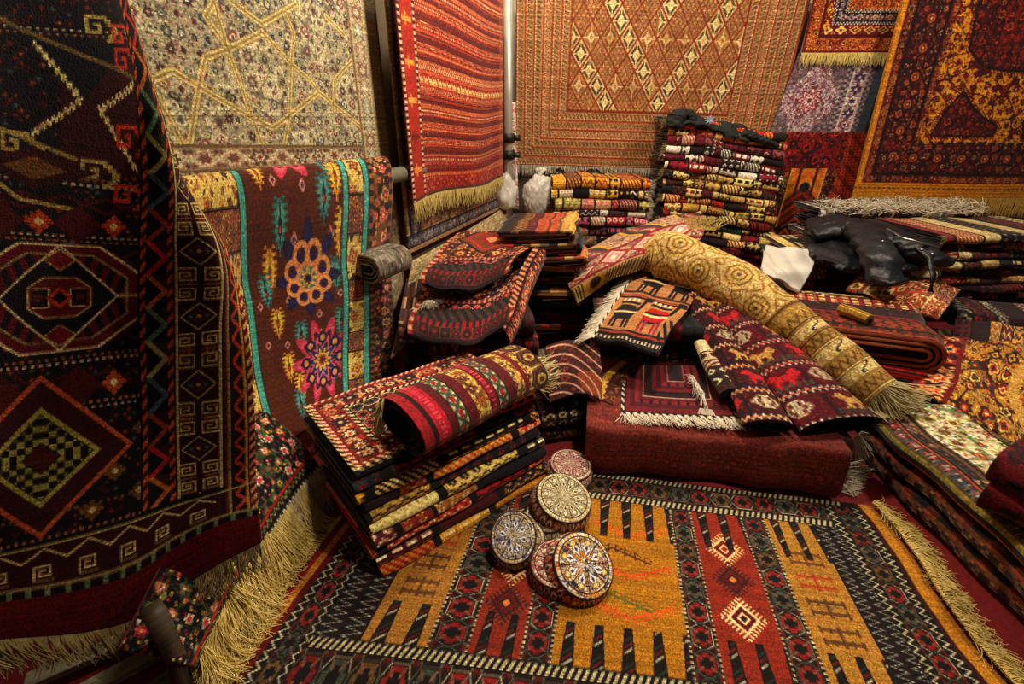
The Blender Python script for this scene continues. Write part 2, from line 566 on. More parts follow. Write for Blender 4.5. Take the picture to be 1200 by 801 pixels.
def segments(palette, seed, unit=0.09, rows=0.03, accents=None):
    """fold of a rug seen edge-on: lengths of changing colour, each with a small woven motif"""
    F = pal(*palette); A = pal(*(accents or palette))
    rng = np.random.default_rng(seed)
    cuts = np.cumsum(rng.uniform(.35, 1.6, 60)) * unit
    ks = rng.integers(0, len(F), 61); ms = rng.integers(0, 6, 61); ac = rng.integers(0, len(A), 61)
    def f(x, y):
        i = np.searchsorted(cuts, x + .3); x0 = np.where(i > 0, cuts[np.maximum(i - 1, 0)], 0); x1 = cuts[np.minimum(i, 59)]
        wd = np.maximum(x1 - x0, .01)
        u = (x + .3 - x0) / wd; w = (y / rows) % 1.0
        out = F[ks[i]].copy(); a = A[ac[i]]; mk = ms[i]
        pu = (x + .3 - x0) / .05 % 1.0
        m = (mk == 0) & (np.abs(pu - .5) + np.abs(w - .5) < .36); out[m] = a[m]
        m = (mk == 0) & (np.abs(pu - .5) + np.abs(w - .5) < .15); out[m] = F[ks[i]][m] * .3
        m = (mk == 1) & (np.abs(w - .2 - .6 * tri(pu * 1.0)) < .14); out[m] = a[m]
        m = (mk == 2) & (np.floor(pu * 4 + w * 2).astype(int) % 2 == 0); out[m] = a[m]
        m = (mk == 3) & (np.hypot(pu - .5, w - .5) < .36) ; out[m] = a[m]
        m = (mk == 3) & (np.hypot(pu - .5, w - .5) < .18) ; out[m] = F[0]
        m = (mk == 4) & ((w < .25) | (w > .75)) & (np.floor(pu * 3).astype(int) % 2 == 0); out[m] = a[m]
        m = (u < .06) | (u > .95); out[m] = hx('#120c0c')
        return out
    return f

# ------------------------------------------------------------------ carpet shapes
def vec(a): return np.asarray(a, float)
def unit(a): a = vec(a); return a / np.linalg.norm(a)

def folded(name, label, base, ang, length, depth, height, art, group=None, pitch=0.0, roll=0.0, seed=0, nu=90, nf=9, nt=8, mat=None,
           back='#150f0e', edge='#1b1213', wob=0.006, sag=0.0, cat='rug', inner=True, thick=0.007, bulge=1.0, boxy=1.0, fr=None, fr_mat=None, tuck=0.75, inner_art=None, wave=0.0):
    """a rug folded over: fold towards the viewer side (direction f), open end at the back.
    base = middle of the fold's lower edge; ang = heading of the fold line; art(x along the fold, y round the fold)"""
    rng = np.random.default_rng(seed + 17)
    ca, sa = math.cos(math.radians(ang)), math.sin(math.radians(ang))
    u = np.array([ca, sa, roll]); f = np.array([sa, -ca, -pitch]); z = np.array([-roll * ca + pitch * sa, -roll * sa - pitch * ca, 1.0])
    r = height / 2
    th = np.linspace(-math.pi / 2, math.pi / 2, nf)
    yb = np.linspace(-depth * tuck, -r, 4)[:-1]; yt = np.linspace(-r, -depth, nt + 1)[1:]
    pf = np.concatenate([yb, -r + r * bulge * np.maximum(np.cos(th), 0) ** boxy, yt]); pz = np.concatenate([np.zeros(3), r + r * np.sin(th), np.full(nt, height)])
    arc = np.concatenate([[0], np.cumsum(np.hypot(np.diff(pf), np.diff(pz)))])
    x = np.linspace(-length / 2, length / 2, nu)
    p1, p2, p3 = rng.uniform(0, 6, 3)
    fo = wob * (np.sin(x * 9 + p1) + .6 * np.sin(x * 23 + p2)); zo = wob * .4 * np.sin(x * 13 + p3) - sag * (2 * x / length) ** 2
    base = vec(base)
    rt = root(name, tuple(base), label, cat, group)
    def surfp(pf, pz, x, fo, zo):
        return base + x[None, :, None] * u + (pf[:, None] + fo[None])[..., None] * f + (pz[:, None] * (1 + wave * np.sin(x * 7 + p1))[None] + zo[None])[..., None] * z
    P = surfp(pf, pz, x, fo, zo)
    C = dye(art, x + length / 2, arc)
    sheet(P, C, f, mat, thick, rt, 'outer_fold', back, edge, probe=(3 + nf // 2, nu // 2))
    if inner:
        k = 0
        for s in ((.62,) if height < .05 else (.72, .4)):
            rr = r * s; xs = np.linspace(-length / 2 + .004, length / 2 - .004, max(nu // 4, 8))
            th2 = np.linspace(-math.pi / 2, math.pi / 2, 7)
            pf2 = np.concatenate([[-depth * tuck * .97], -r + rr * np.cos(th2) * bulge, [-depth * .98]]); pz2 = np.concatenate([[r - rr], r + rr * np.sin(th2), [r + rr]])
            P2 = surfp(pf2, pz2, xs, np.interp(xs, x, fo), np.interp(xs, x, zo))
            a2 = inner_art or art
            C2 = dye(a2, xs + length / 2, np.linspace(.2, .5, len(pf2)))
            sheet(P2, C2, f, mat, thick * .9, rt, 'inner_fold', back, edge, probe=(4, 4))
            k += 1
    if fr:
        for end in fr:
            i = 0 if end == 'a' else -1
            e = P[3:3 + nf, i]
            fringe(rt, e, .05, down=unit(u * (-1 if end == 'a' else 1) + vec((0, 0, -.5))), n=26, mat=fr_mat or FRINGE_WHITE, seed=seed, wild=.4)
    return rt

def rolled(name, label, path, rad, art, turns=2.0, nu=120, nth=46, flat=1.0, start=-60.0, dirn=1, mat=None, cat='rug', group=None, gap=0.018, back='#241a15', edge='#140e0d', thick=0.007, flats=None, nub=0.0, seed=0, up=(0, 0, 1), fringes=(), open_top=1.0):
    """a carpet rolled up along `path` (centre line); rad = radii along it; start = angle of its loose edge"""
    path = vec(path); k = len(path)
    kn = np.concatenate([[0], np.cumsum(np.linalg.norm(np.diff(path, axis=0), axis=1))])
    s = np.linspace(0, kn[-1], nu)
    c = hermite(kn, path, s); R = hermite(kn, vec(rad), s)
    Fl = hermite(kn, vec(flats), s) if flats is not None else np.full(nu, flat)
    t = np.gradient(c, axis=0); t /= np.linalg.norm(t, axis=1, keepdims=True)
    side = np.cross(t, vec(up)); side /= np.linalg.norm(side, axis=1, keepdims=True)
    upv = np.cross(side, t)
    a_out = np.linspace(0, 2 * math.pi, nth); n_in = int((turns - 1) * 14) + 2
    a = np.concatenate([a_out, np.linspace(2 * math.pi, 2 * math.pi * turns, n_in)[1:]])
    th = math.radians(start) + dirn * a
    rr = R[:, None] - gap * (a / (2 * math.pi))[None]
    rr = np.maximum(rr, R[:, None] * .12)
    rng = np.random.default_rng(seed)
    if nub:
        rr = rr * (1 + nub * np.sin(s * 11 + 1)[:, None] * np.sin(a * 2)[None] + nub * .7 * np.sin(s * 23)[:, None] * np.cos(3 * a + 1)[None])
    P = c[:, None] + (rr * np.cos(th))[..., None] * side[:, None] + (rr * np.sin(th) * Fl[:, None])[..., None] * upv[:, None]
    arc = np.concatenate([[0], np.cumsum(np.linalg.norm(np.diff(P[nu // 2], axis=0), axis=1))])
    P = P.transpose(1, 0, 2)
    C = dye(art, s, arc)
    rt = root(name, tuple(c.mean(0) - np.array([0, 0, R.mean() * .9])), label, cat, group)
    j = nth // 3
    sheet(P, C, P[j, nu // 2] - c[nu // 2], mat, thick, rt, 'pile', back, edge, probe=(j, nu // 2))
    return rt, P

def hung(name, label, ys, xs, ctrl, ny, nx, art, toward, mat=None, split=None, thick=0.008, cat='rug', group=None, back='#3a2a1e', edge=None, base=None, X=None, Yv=None, ss=2, wob=0.0, seed=0):
    """a rug shaped by a control net of points; split = (x0, y0, x1, y1) inner field in the net's own units"""
    Xq = np.linspace(xs[0], xs[-1], nx) if X is None else X
    Yq = np.linspace(ys[0], ys[-1], ny) if Yv is None else Yv
    P = net(ys, xs, ctrl, Yq, Xq)
    if wob:
        g = np.random.default_rng(seed + nx).uniform(0, 6, 6); i = np.linspace(0, 1, ny)[:, None]; j = np.linspace(0, 1, nx)[None]
        d = np.sin(j * 11 + i * 3 + g[0]) + .7 * np.sin(j * 19 - i * 7 + g[1]) + .8 * np.sin(i * 9 + j * 4 + g[2]) + .4 * np.sin(i * 23 + j * 13 + g[3])
        P = P + wob * d[..., None] * unit(toward)
    C = dye(art, Xq, Yq, ss)
    b = base if base is not None else P.reshape(-1, 3)[np.argmin(P[..., 2])]
    rt = root(name, tuple(float(q) for q in b), label, cat, group)
    sp = None
    if split:
        x0, y0, x1, y1 = split
        sp = (int(np.searchsorted(Yq, y0)), int(np.searchsorted(Yq, y1)), int(np.searchsorted(Xq, x0)), int(np.searchsorted(Xq, x1)))
        sp = (sp[0], min(sp[1], ny - 1), sp[2], min(sp[3], nx - 1))
    sheet(P, C, toward, mat, thick, rt, 'pile', back, edge, split=sp)
    return rt, P

ORD = 'topmost second third fourth fifth sixth seventh eighth ninth tenth eleventh twelfth thirteenth fourteenth fifteenth sixteenth'.split()
def nth_from_top(i): return 'topmost' if i == 0 else ORD[i] + ' from top'

# ------------------------------------------------------------------ the hall: floor, left wall, back wall
WN = np.array([0.9532, -0.3024, 0.0]); WT = np.array([0.3024, 0.9532, 0.0]); WC = np.array([-0.05, 4.75, 0.0])
def wall_pt(s, z, off): return WC - WT * s + WN * off + np.array([0, 0, z])

FLOOR_M = plain('red_floor_cloth', '#6e0f12', '#8c1a1a', 60, 0.85, 0.25, dist=0.003)
WALL_M = plain('cream_wall_cloth', '#b09a72', '#c9b48c', 5, 0.95, 0.15)
PALE_M = plain('white_wall_cloth', '#b9b0a0', '#d8d0c0', 6, 0.9, 0.3, dist=0.02)
def slab(name, V8, mat):
    Q = [0, 3, 2, 1, 4, 5, 6, 7, 0, 1, 5, 4, 1, 2, 6, 5, 2, 3, 7, 6, 3, 0, 4, 7]
    o = raw_mesh(name, np.array(V8, float), Q, np.full(6, 4), mat, None, None, False)
    o['kind'] = 'structure'; return o
slab('floor', [(-4, -2, -.05), (6, -2, -.05), (6, 6, -.05), (-4, 6, -.05), (-4, -2, 0), (6, -2, 0), (6, 6, 0), (-4, 6, 0)], FLOOR_M)
a, b = wall_pt(5.6, 0, 0), wall_pt(-.25, 0, 0); up = np.array([0, 0, 3.0])
slab('wall_left', [a - WN * .06, b - WN * .06, b, a, a - WN * .06 + up, b - WN * .06 + up, b + up, a + up], WALL_M)
slab('wall_back', [(-.2, 4.78, 0), (5.6, 4.6, 0), (5.6, 4.68, 0), (-.2, 4.86, 0), (-.2, 4.78, 3), (5.6, 4.6, 3), (5.6, 4.68, 3), (-.2, 4.86, 3)], PALE_M)

# ------------------------------------------------------------------ cream carpet on the left wall
def cream_art():
    segs = [[(3.071, 1.590), (3.074, 1.548), (3.061, 1.455), (3.033, 1.325), (3.019, 1.250), (3.001, 1.162)],
            [(3.011, 1.601), (2.887, 1.554), (2.687, 1.647)],
            [(3.157, 1.427), (3.060, 1.459), (2.894, 1.529), (2.772, 1.443), (2.677, 1.396), (2.630, 1.355)],
            [(2.757, 1.598), (2.727, 1.552), (2.772, 1.443), (2.837, 1.259), (2.894, 1.158)],
            [(3.029, 1.259), (2.931, 1.223), (2.630, 1.355), (2.342, 1.216)],
            [(3.157, 1.427), (3.208, 1.340), (3.289, 1.175)],
            [(3.365, 1.348), (3.281, 1.381), (3.029, 1.259)],
            [(3.417, 1.517), (3.397, 1.455), (3.364, 1.352), (3.307, 1.176)],
            [(2.515, 1.636), (2.401, 1.586)],
            [(2.266, 1.551), (2.511, 1.406), (2.551, 1.282)],
            [(3.055, 1.456), (3.121, 1.540), (3.071, 1.590)]]
    fld = blooms('#a59a7c', ['#2a2628 #6c7a74 #b9ad8c', '#5c2226 #2c3040 #c4b896', '#8d8a68 #3a3028 #99a094', '#241f24 #7b3a3a #b8aa84'], '#857a5a', .047, 4, False, .46)
    fld2 = blooms('#b5aa88', ['#5e2a30 #3c4650 #c9bc98', '#5e6a60 #7c2a3a #c0b28c', '#2a2426 #8a8a6c #5a3038', '#8c8468 #b0a27c #7c745c'], '#7c745c', .064, 9, True, .42)
    bnd = rosettes('#948062', ['#5a3e34 #b8a684 #7c4a40', '#6a5040 #c4b490 #4a3a3a'], .11, 6, '#c2b48e')
    hexb = boxes(['#b0a07c', '#8f7860', '#bcae8a', '#847058'], '#7c6a50', .05)
    hexb2 = hexes('#a8987a', '#7c684e', ['#b0967c', '#a08a70', '#8a5a50', '#9aa090'], .075, '#b8aa88')
    def f(s, z):
        n = len(s); out = fld(s, z)
        cell = (np.floor(s / .27 + z * 1.1) + np.floor(z / .25 - s * .7)).astype(int) % 2
        o2 = fld2(s, z); out[cell == 1] = o2[cell == 1]
        d = np.full(n, 9.)
        for q in segs: d = np.minimum(d, segdist(s, z, q))
        out[d < .0135] = hx('#86703a'); out[d < .0105] = hx('#c4b27c'); out[d < .0035] = hx('#8f7a44')
        z = z - (s - 2.36) * .045
        def band(z0, z1, fn):
            m = (z >= z0) & (z < z1)
            if m.any(): out[m] = fn(s[m], (z[m] - z0) / (z1 - z0), z[m])
        band(1.06, 1.135, bnd); band(1.13, 1.14, stripes('#6e5636', 1)); band(1.055, 1.064, stripes('#6e5636', 1))
        band(.98, 1.056, hexb2); band(.972, .982, stripes('#6e5636', 1)); band(.935, .972, hexb)
        band(-1, .935, lambda s, t, v: blooms('#b0a080', ['#9a8668 #7a6450 #b09e7c', '#a08e6c #b8a886 #8c7460'], '#9c8a68', .1, 3)(s, v))
        zz = z
        m = s < 2.35; out[m] = hx('#aa9a78')
        m = (s < 2.33) & (s > 2.25) & (zz > .98); out[m] = hexb2(zz[m], (s[m] - 2.25) / .08, s[m])
        m = (s < 2.36) & (s > 2.345) & (zz > .98); out[m] = hx('#7a6240')
        m = s < 2.14; out[m] = hx('#8a7454')
        return out
    return f
S_ = np.linspace(3.75, 2.12, 330); Z_ = np.concatenate([np.linspace(1.78, .93, 210), np.linspace(.92, .25, 60)])
art = cream_art()
P = WC - WT * S_[None, :, None] + WN * (.05 + .012 * np.sin(S_ * 7)[None, :, None] * (1.8 - Z_)[:, None, None] * .7) + np.array([0, 0, 1]) * Z_[:, None, None]
rt = root('wall_carpet', tuple(P[-1, 150]), 'large pale cream carpet with gold strapwork and small flowers on left wall', 'carpet')
sheet(P, dye(art, S_, Z_), WN, SILK, .008, rt, split=(0, 158, 0, 283), back='#8a7650', edge='#5a4228')

def edge_art():
    fl = rosettes('#17151c', ['#b9b0a4 #5a6270 #8c3a34', '#8c8a94 #b8a890 #4a4a5a'], .06, 6, '#8a8890')
    fl2 = blooms('#6b4a34', ['#a8825a #7a3a2a #c0a070', '#3a2c2c #a88a5a #8a4a34'], '#8f6c48', .07, 5)
    def f(s, z):
        out = fl2(s, z)
        m = s > 1.96; out[m] = fl(z[m], np.clip((s[m] - 1.96) / .12, 0, .999), z[m])
        m = s > 2.085; out[m] = hx('#b39468')
        m = (z < .655); out[m] = fl(s[m], np.clip((z[m] - .575) / .08, 0, .999), z[m])
        m = (z < .575); out[m] = hx('#b08a5c')
        m = (s > 2.0) & (s < 2.012); out[m] = hx('#8f6a48')
        return out
    return f
S2_ = np.linspace(2.12, .35, 120); Z2_ = np.linspace(1.85, .55, 150)
P = WC - WT * S2_[None, :, None] + WN * .105 + np.array([0, 0, 1]) * Z2_[:, None, None]
rt = root('wall_carpet', tuple(P[-1, 60]), 'brown carpet with black floral border showing behind the red striped rug', 'carpet')
sheet(P, dye(edge_art(), S2_, Z2_), WN, WOOL, .008, rt, back='#5a4630')

# ------------------------------------------------------------------ red striped flatweave hung beside the pole
def red_art():
    rng = np.random.default_rng(4)
    zs = np.cumsum(rng.choice([.012, .018, .026, .015], 90)); kinds = rng.integers(0, 6, 90)
    B = pal('#9a2c1a', '#862014', '#a43c22', '#701a14', '#92301c'); A = pal('#c07a48', '#b88656', '#381214', '#caa070', '#48181a')
    camel = bitmap(['.....#.', '.##.##.', '#####..', '#.#.#..', '#.#.#..'], {'#': '#e6c27c'}, .008)
    def f(s, z):
        zz = z + .012 * np.sin(s * 4 + z * 2)
        i = np.clip(np.searchsorted(zs, zz - .72), 0, 89); z0 = np.where(i > 0, zs[np.maximum(i - 1, 0)], 0) + .72
        w = np.clip((zz - z0) / np.maximum(zs[i] - (z0 - .72), .01), 0, .999); k = kinds[i]
        out = B[i % 5].copy(); a = A[(i * 3) % 5]
        pu = s / .022
        m = (k == 0) & (np.abs(tri(pu) - w) < .2); out[m] = a[m]
        m = (k == 1) & (np.floor(pu * 2).astype(int) % 2 == 0) & (np.abs(w - .5) < .25); out[m] = a[m]
        m = (k == 2) & (np.abs(w - .5) < .18); out[m] = a[m]
        m = (k == 3) & ((np.abs(pu - np.floor(pu) - .5) + np.abs(w - .5)) < .4); out[m] = a[m]
        m = (k == 4) & (np.floor(pu * 2 + w * 2).astype(int) % 2 == 0); out[m] = a[m]
        m = (k == 5) & ((w < .2) | (w > .8)); out[m] = a[m]
        m = np.abs(w - .02) < .06; out[m] = hx('#3c1010')
        zc = zz - 1.395
        m = (zc > 0) & (zc < .05); o = out[m]; o[:] = hx('#8e2416'); camel(s[m], .045 - zc[m], o, True); out[m] = o
        m = z < .935; out[m] = rosettes('#9c2616', ['#7a1a14 #c46a3a #7a1a14'], .09, 4)(s[m], np.clip((z[m] - .86) / .075, 0, .999), z[m])
        m = (z < .862); out[m] = checks('#1c1014', '#8a6048', .012, 3)(s[m], np.clip((z[m] - .83) / .035, 0, .999), z[m])
        m = (s > 2.03) & (z > .86); out[m] = hx('#98260f')
        m2 = (s > 2.03) & (z > .86) & (np.abs(s - 2.11) < .05); o = out[m2]
        for zc in (1.0, 1.16, 1.33, 1.5, 1.68):
            mm = (np.abs(z[m2] - zc) < .012) | ((np.abs(z[m2] - zc) < .03) & (np.abs(np.abs(s[m2] - 2.15) - .025) < .008)); o[mm] = hx('#c98a3c') if zc != 1.16 else hx('#6a1a12')
        out[m2] = o
        m = (np.abs(s - 2.03) < .012) | (np.abs(s - 2.19) < .014); out[m] = checks('#c9a888', '#3a1014', .014, 1)(z[m], z[m] * 0, z[m])
        m = (s < .74); out[m] = out[m] * .6 + hx('#c08a6a') * .35
        return out
    return f
ss_ = np.linspace(2.21, .66, 190); zz_ = np.linspace(2.06, .845, 240)
art = red_art()
off = .2 + .02 * np.sin(ss_ * 6)[None] * np.linspace(.2, 1, 240)[:, None]
zdip = .018 * np.sin((ss_ - .6) * 3.6)[None] * np.linspace(0, 1, 240)[:, None]
P = WC - WT * ss_[None, :, None] + WN * off[..., None] + np.array([0, 0, 1]) * (zz_[:, None] - zdip)[..., None]
rt = root('hanging_rug', tuple(P[-1, 90]), 'bright red striped flatweave with yellow fringe hanging beside the white pole', 'rug')
sheet(P, dye(art, ss_, zz_), WN, FLAT, .007, rt, split=(0, 225, 23, 186), back='#5a2018', edge='#6a1c14')
fringe(rt, P[-1], .105, (0, 0, -1), WN * .05, 330, FRINGE_YEL, .0028, 3, .22)

# ------------------------------------------------------------------ pole with clamps, rail with its carpet
STEEL = plain('painted_steel', '#b9b4a8', '#d9d6cc', 8, 0.35, 0.05, 0.6)
DARKIRON = plain('dark_iron', '#2a2826', '#4a4642', 20, 0.5, 0.2, 0.8)
RAIL_M = plain('grey_rail', '#6c6a58', '#8f8c78', 14, 0.5, 0.08, 0.3)
rt = root('scaffold_pole', (-.03, 4.3, 0), 'white vertical steel pole with two clamps in the corner', 'pole')
tubes('shaft', [[(-.03, 4.3, 0.0), (-.03, 4.3, 1.4), (-.03, 4.3, 2.9)]], .034, STEEL, rt, 16)
for zc in (1.115, .985):
    cl = tubes('clamp', [[(-.03, 4.3, zc - .035), (-.03, 4.3, zc), (-.03, 4.3, zc + .035)]], .052, DARKIRON, rt, 16)
    tubes('bolt', [[(-.03, 4.235, zc), (-.03, 4.21, zc), (-.03, 4.2, zc)]], .014, DARKIRON, cl, 8)
    for c0 in ([(-.075, 4.29, zc - .01), (-.1, 4.29, zc - .01), (-.12, 4.29, zc - .01)], [(.015, 4.29, zc), (.04, 4.29, zc), (.07, 4.29, zc)]):
        tubes('coupler_arm', [c0], .022, DARKIRON, cl, 8)
rt = root('scaffold_pole', (-.115, 4.42, 0), 'thinner white pole standing just behind the clamped pole', 'pole')
tubes('shaft', [[(-.115, 4.42, 0.0), (-.115, 4.42, 1.4), (-.115, 4.42, 2.9)]], .016, STEEL, rt, 12)

RZ, RO = 1.0, .16
rt = root('hanging_rail', tuple(wall_pt(2.0, 0, RO)), 'thick grey metal rail along the left wall carrying a brown carpet', 'rail')
ra = np.linspace(3.6, 2.0, 8)
tubes('rail', [[wall_pt(q, RZ, RO) for q in ra]], .036, RAIL_M, rt, 18)
for q in (3.55,):
    tubes('post', [[wall_pt(q, 0, RO), wall_pt(q, .5, RO), wall_pt(q, RZ - .03, RO)]], .022, RAIL_M, rt, 10)
tubes('wall_bracket', [[wall_pt(1.99, RZ, .0), wall_pt(1.99, RZ, .08), wall_pt(1.99, RZ, RO)]], .016, RAIL_M, rt, 10)

# ------------------------------------------------------------------ brown carpet with teal stripes over the rail (units of the pattern: x 235..460, y 225..490)
def rail_art():
    cream = blooms('#d8b868', ['#7a2430 #c98a34 #3a2030', '#3a2a34 #a8443a #d0a850', '#8a3a2a #2c2434 #c9a04a'], '#8a6a34', 22, 4, False, .33)
    dk = blooms('#24121a', ['#b82a3c #e0a060 #b82a3c', '#c9a04a #7a2030 #d87a5a', '#a83a5a #e8b070 #3a3a20'], '#7a5a2a', 15, 8, True, .42)
    panel = lattice(9, 9, ['#3a1a1c #c98a5a #7a2430', '#2c1820 #d0a85a #a83a34', '#24141c #b8484a #3a5a50'], '#8a6a34', .08, 2)
    Y1, T1, K = ['#c98f2c', '#e8bc4a', '#7a4a1c'], ['#3c7a78', '#5a9a8c', '#1c2a34'], ['#2a2a5a', '#b8483a', '#e8c26a']
    leaf = [(311, 250, 0), (383, 246, 1), (330, 290, 1), (377, 275, 1), (391, 262, 0), (318, 318, 0), (320, 372, 0), (391, 330, 1), (396, 385, 1), (348, 392, 1), (330, 425, 0), (397, 300, 0), (343, 452, 0), (338, 470, 1), (384, 452, 1), (310, 335, 1), (396, 430, 0)]
    def f(x, y):
        out = fill(x, '#5c2a12')
        k = np.sin(x * .9) * np.sin(y * .7); out[k > .93] = hx('#7a3a1a')
        for cx, cy, t in leaf:
            u = x - cx; w = y - cy; c = Y1 if t == 0 else T1
            r = np.hypot(u / (6.6 - w * .12), w / 15) * (1 + .22 * np.sign(np.sin(w * 1.3)) * (np.abs(u) > 3))
            out[r < 1] = hx(c[0]); out[r < .72] = hx(c[1]); out[(r < .3)] = hx(c[2]); out[(np.abs(u) < .7) & (np.abs(w) < 12)] = hx(c[2]); out[(np.abs(u) < .9) & (w > 13) & (w < 19)] = hx(c[0]); q = np.hypot(u / 2.2, (w - 3) / 4); out[q < 1] = hx(c[2]); out[q < .55] = hx('#c9503a')
        for cx, cy in ((325, 262), (300, 350), (335, 350), (385, 300), (370, 372), (330, 400), (395, 352), (372, 395), (305, 395), (345, 300), (355, 268)):
            u = np.abs(x - cx) / 4; w = np.abs(y - cy) / 5.5; out[u + w < 1] = hx('#c98a7a'); out[u + w < .5] = hx('#4a2a5a')
        flower(out, x, y, 347, 228, 36, ['#c9405a', '#d8606a', '#7a2434', '#e8a04a', '#2c2444', '#c98a6a'], 8, .22, .4, 1.0)
        flower(out, x, y, 360, 330, 37, ['#26204a', '#302a5e', '#26204a', '#a8542a', '#3c7a88', '#c9a04a', '#26204a'], 8, .24, 0, 1.15)
        for q in range(8):
            a = q * math.pi / 4 + .39; cx, cy = 360 + 18 * math.cos(a), 330 + 21 * math.sin(a)
            d = np.hypot(x - cx, (y - cy) / 1.1); out[np.abs(d - 7) < 2.0] = hx('#e0955a')
        flower(out, x, y, 374, 428, 40, ['#c43a5a', '#d85a6a', '#5a1c3a', '#d8707a', '#2a3a6a', '#e8a84a', '#7a2434'], 10, .22, 0, 1.3)
        for q in range(8):
            a = q * math.pi / 4; d = np.hypot(x - 374 - 21 * math.cos(a), (y - 428) / 1.3 - 21 * math.sin(a)); out[d < 5.5] = hx('#26204a'); out[d < 3] = hx('#e8985a')
        def panelled(m, cx, w):
            q = np.floor((y[m] - 215) / 62).astype(int) % 2
            o = cream(x[m] * 1.2, y[m]); p = ((y[m] - 215) % 62 < 26); o[p] = panel(x[m][p], y[m][p]); b = (np.abs((y[m] - 215) % 62 - 13) > 11.5) & p; o[b] = hx('#1c1014')
            out[m] = o
        m = x < 281; panelled(m, 262, 1)
        m = (x > 405) & (x < 423); panelled(m, 414, 1)
        for a, b in ((281, 292), (397.5, 405.5), (422, 430.5)):
            m = (x >= a) & (x < b); out[m] = hx('#52a292'); m &= ((x < a + 1.3) | (x > b - 1.3)); out[m] = hx('#1c1a18')
        m = x > 430.5; out[m] = dk(x[m] * .85, y[m])
        m = (x > 430.5) & ((x < 435) | (x > 455)); out[m] = checks('#8a5a34', '#3a1418', 4, 1)(y[m], y[m] * 0, y[m])
        return out
    return f
ys = [195, 215, 225, 330, 440, 500]; xs = [195, 235, 290, 405, 460]
up0 = [(-0.91, 1.312, 1.029), (-0.88, 1.407, 1.03), (-0.847, 1.508, 1.031), (-0.691, 2, 1.029), (-0.591, 2.315, 1.028)]
top = np.array(up0); top_mid = top + np.array([0, 0, .038]) - WN * .06; top_bk = top - WN * .125 - np.array([0, 0, .02]); bk = top_bk - np.array([0, 0, .5])
ctrl = [bk, top_bk, top_mid, [(-0.924, 1.235, 0.777), (-0.884, 1.344, 0.767), (-0.859, 1.488, 0.745), (-0.698, 1.963, 0.668), (-0.604, 2.308, 0.6)], [(-0.948, 1.159, 0.481), (-0.893, 1.265, 0.46), (-0.861, 1.434, 0.407), (-0.719, 1.864, 0.284), (-0.616, 2.239, 0.139)], [(-0.932, 1.078, 0.32), (-0.867, 1.181, 0.298), (-0.826, 1.379, 0.213), (-0.694, 1.727, 0.138), (-0.59, 2.09, -0.014)]]
hung('draped_carpet', 'brown carpet with teal stripes and pink and blue medallions draped over grey rail', ys, xs, ctrl, 260, 210, rail_art(), WN, WOOL, split=(292, 195, 397, 501), back='#4a3020', edge='#2a1414')

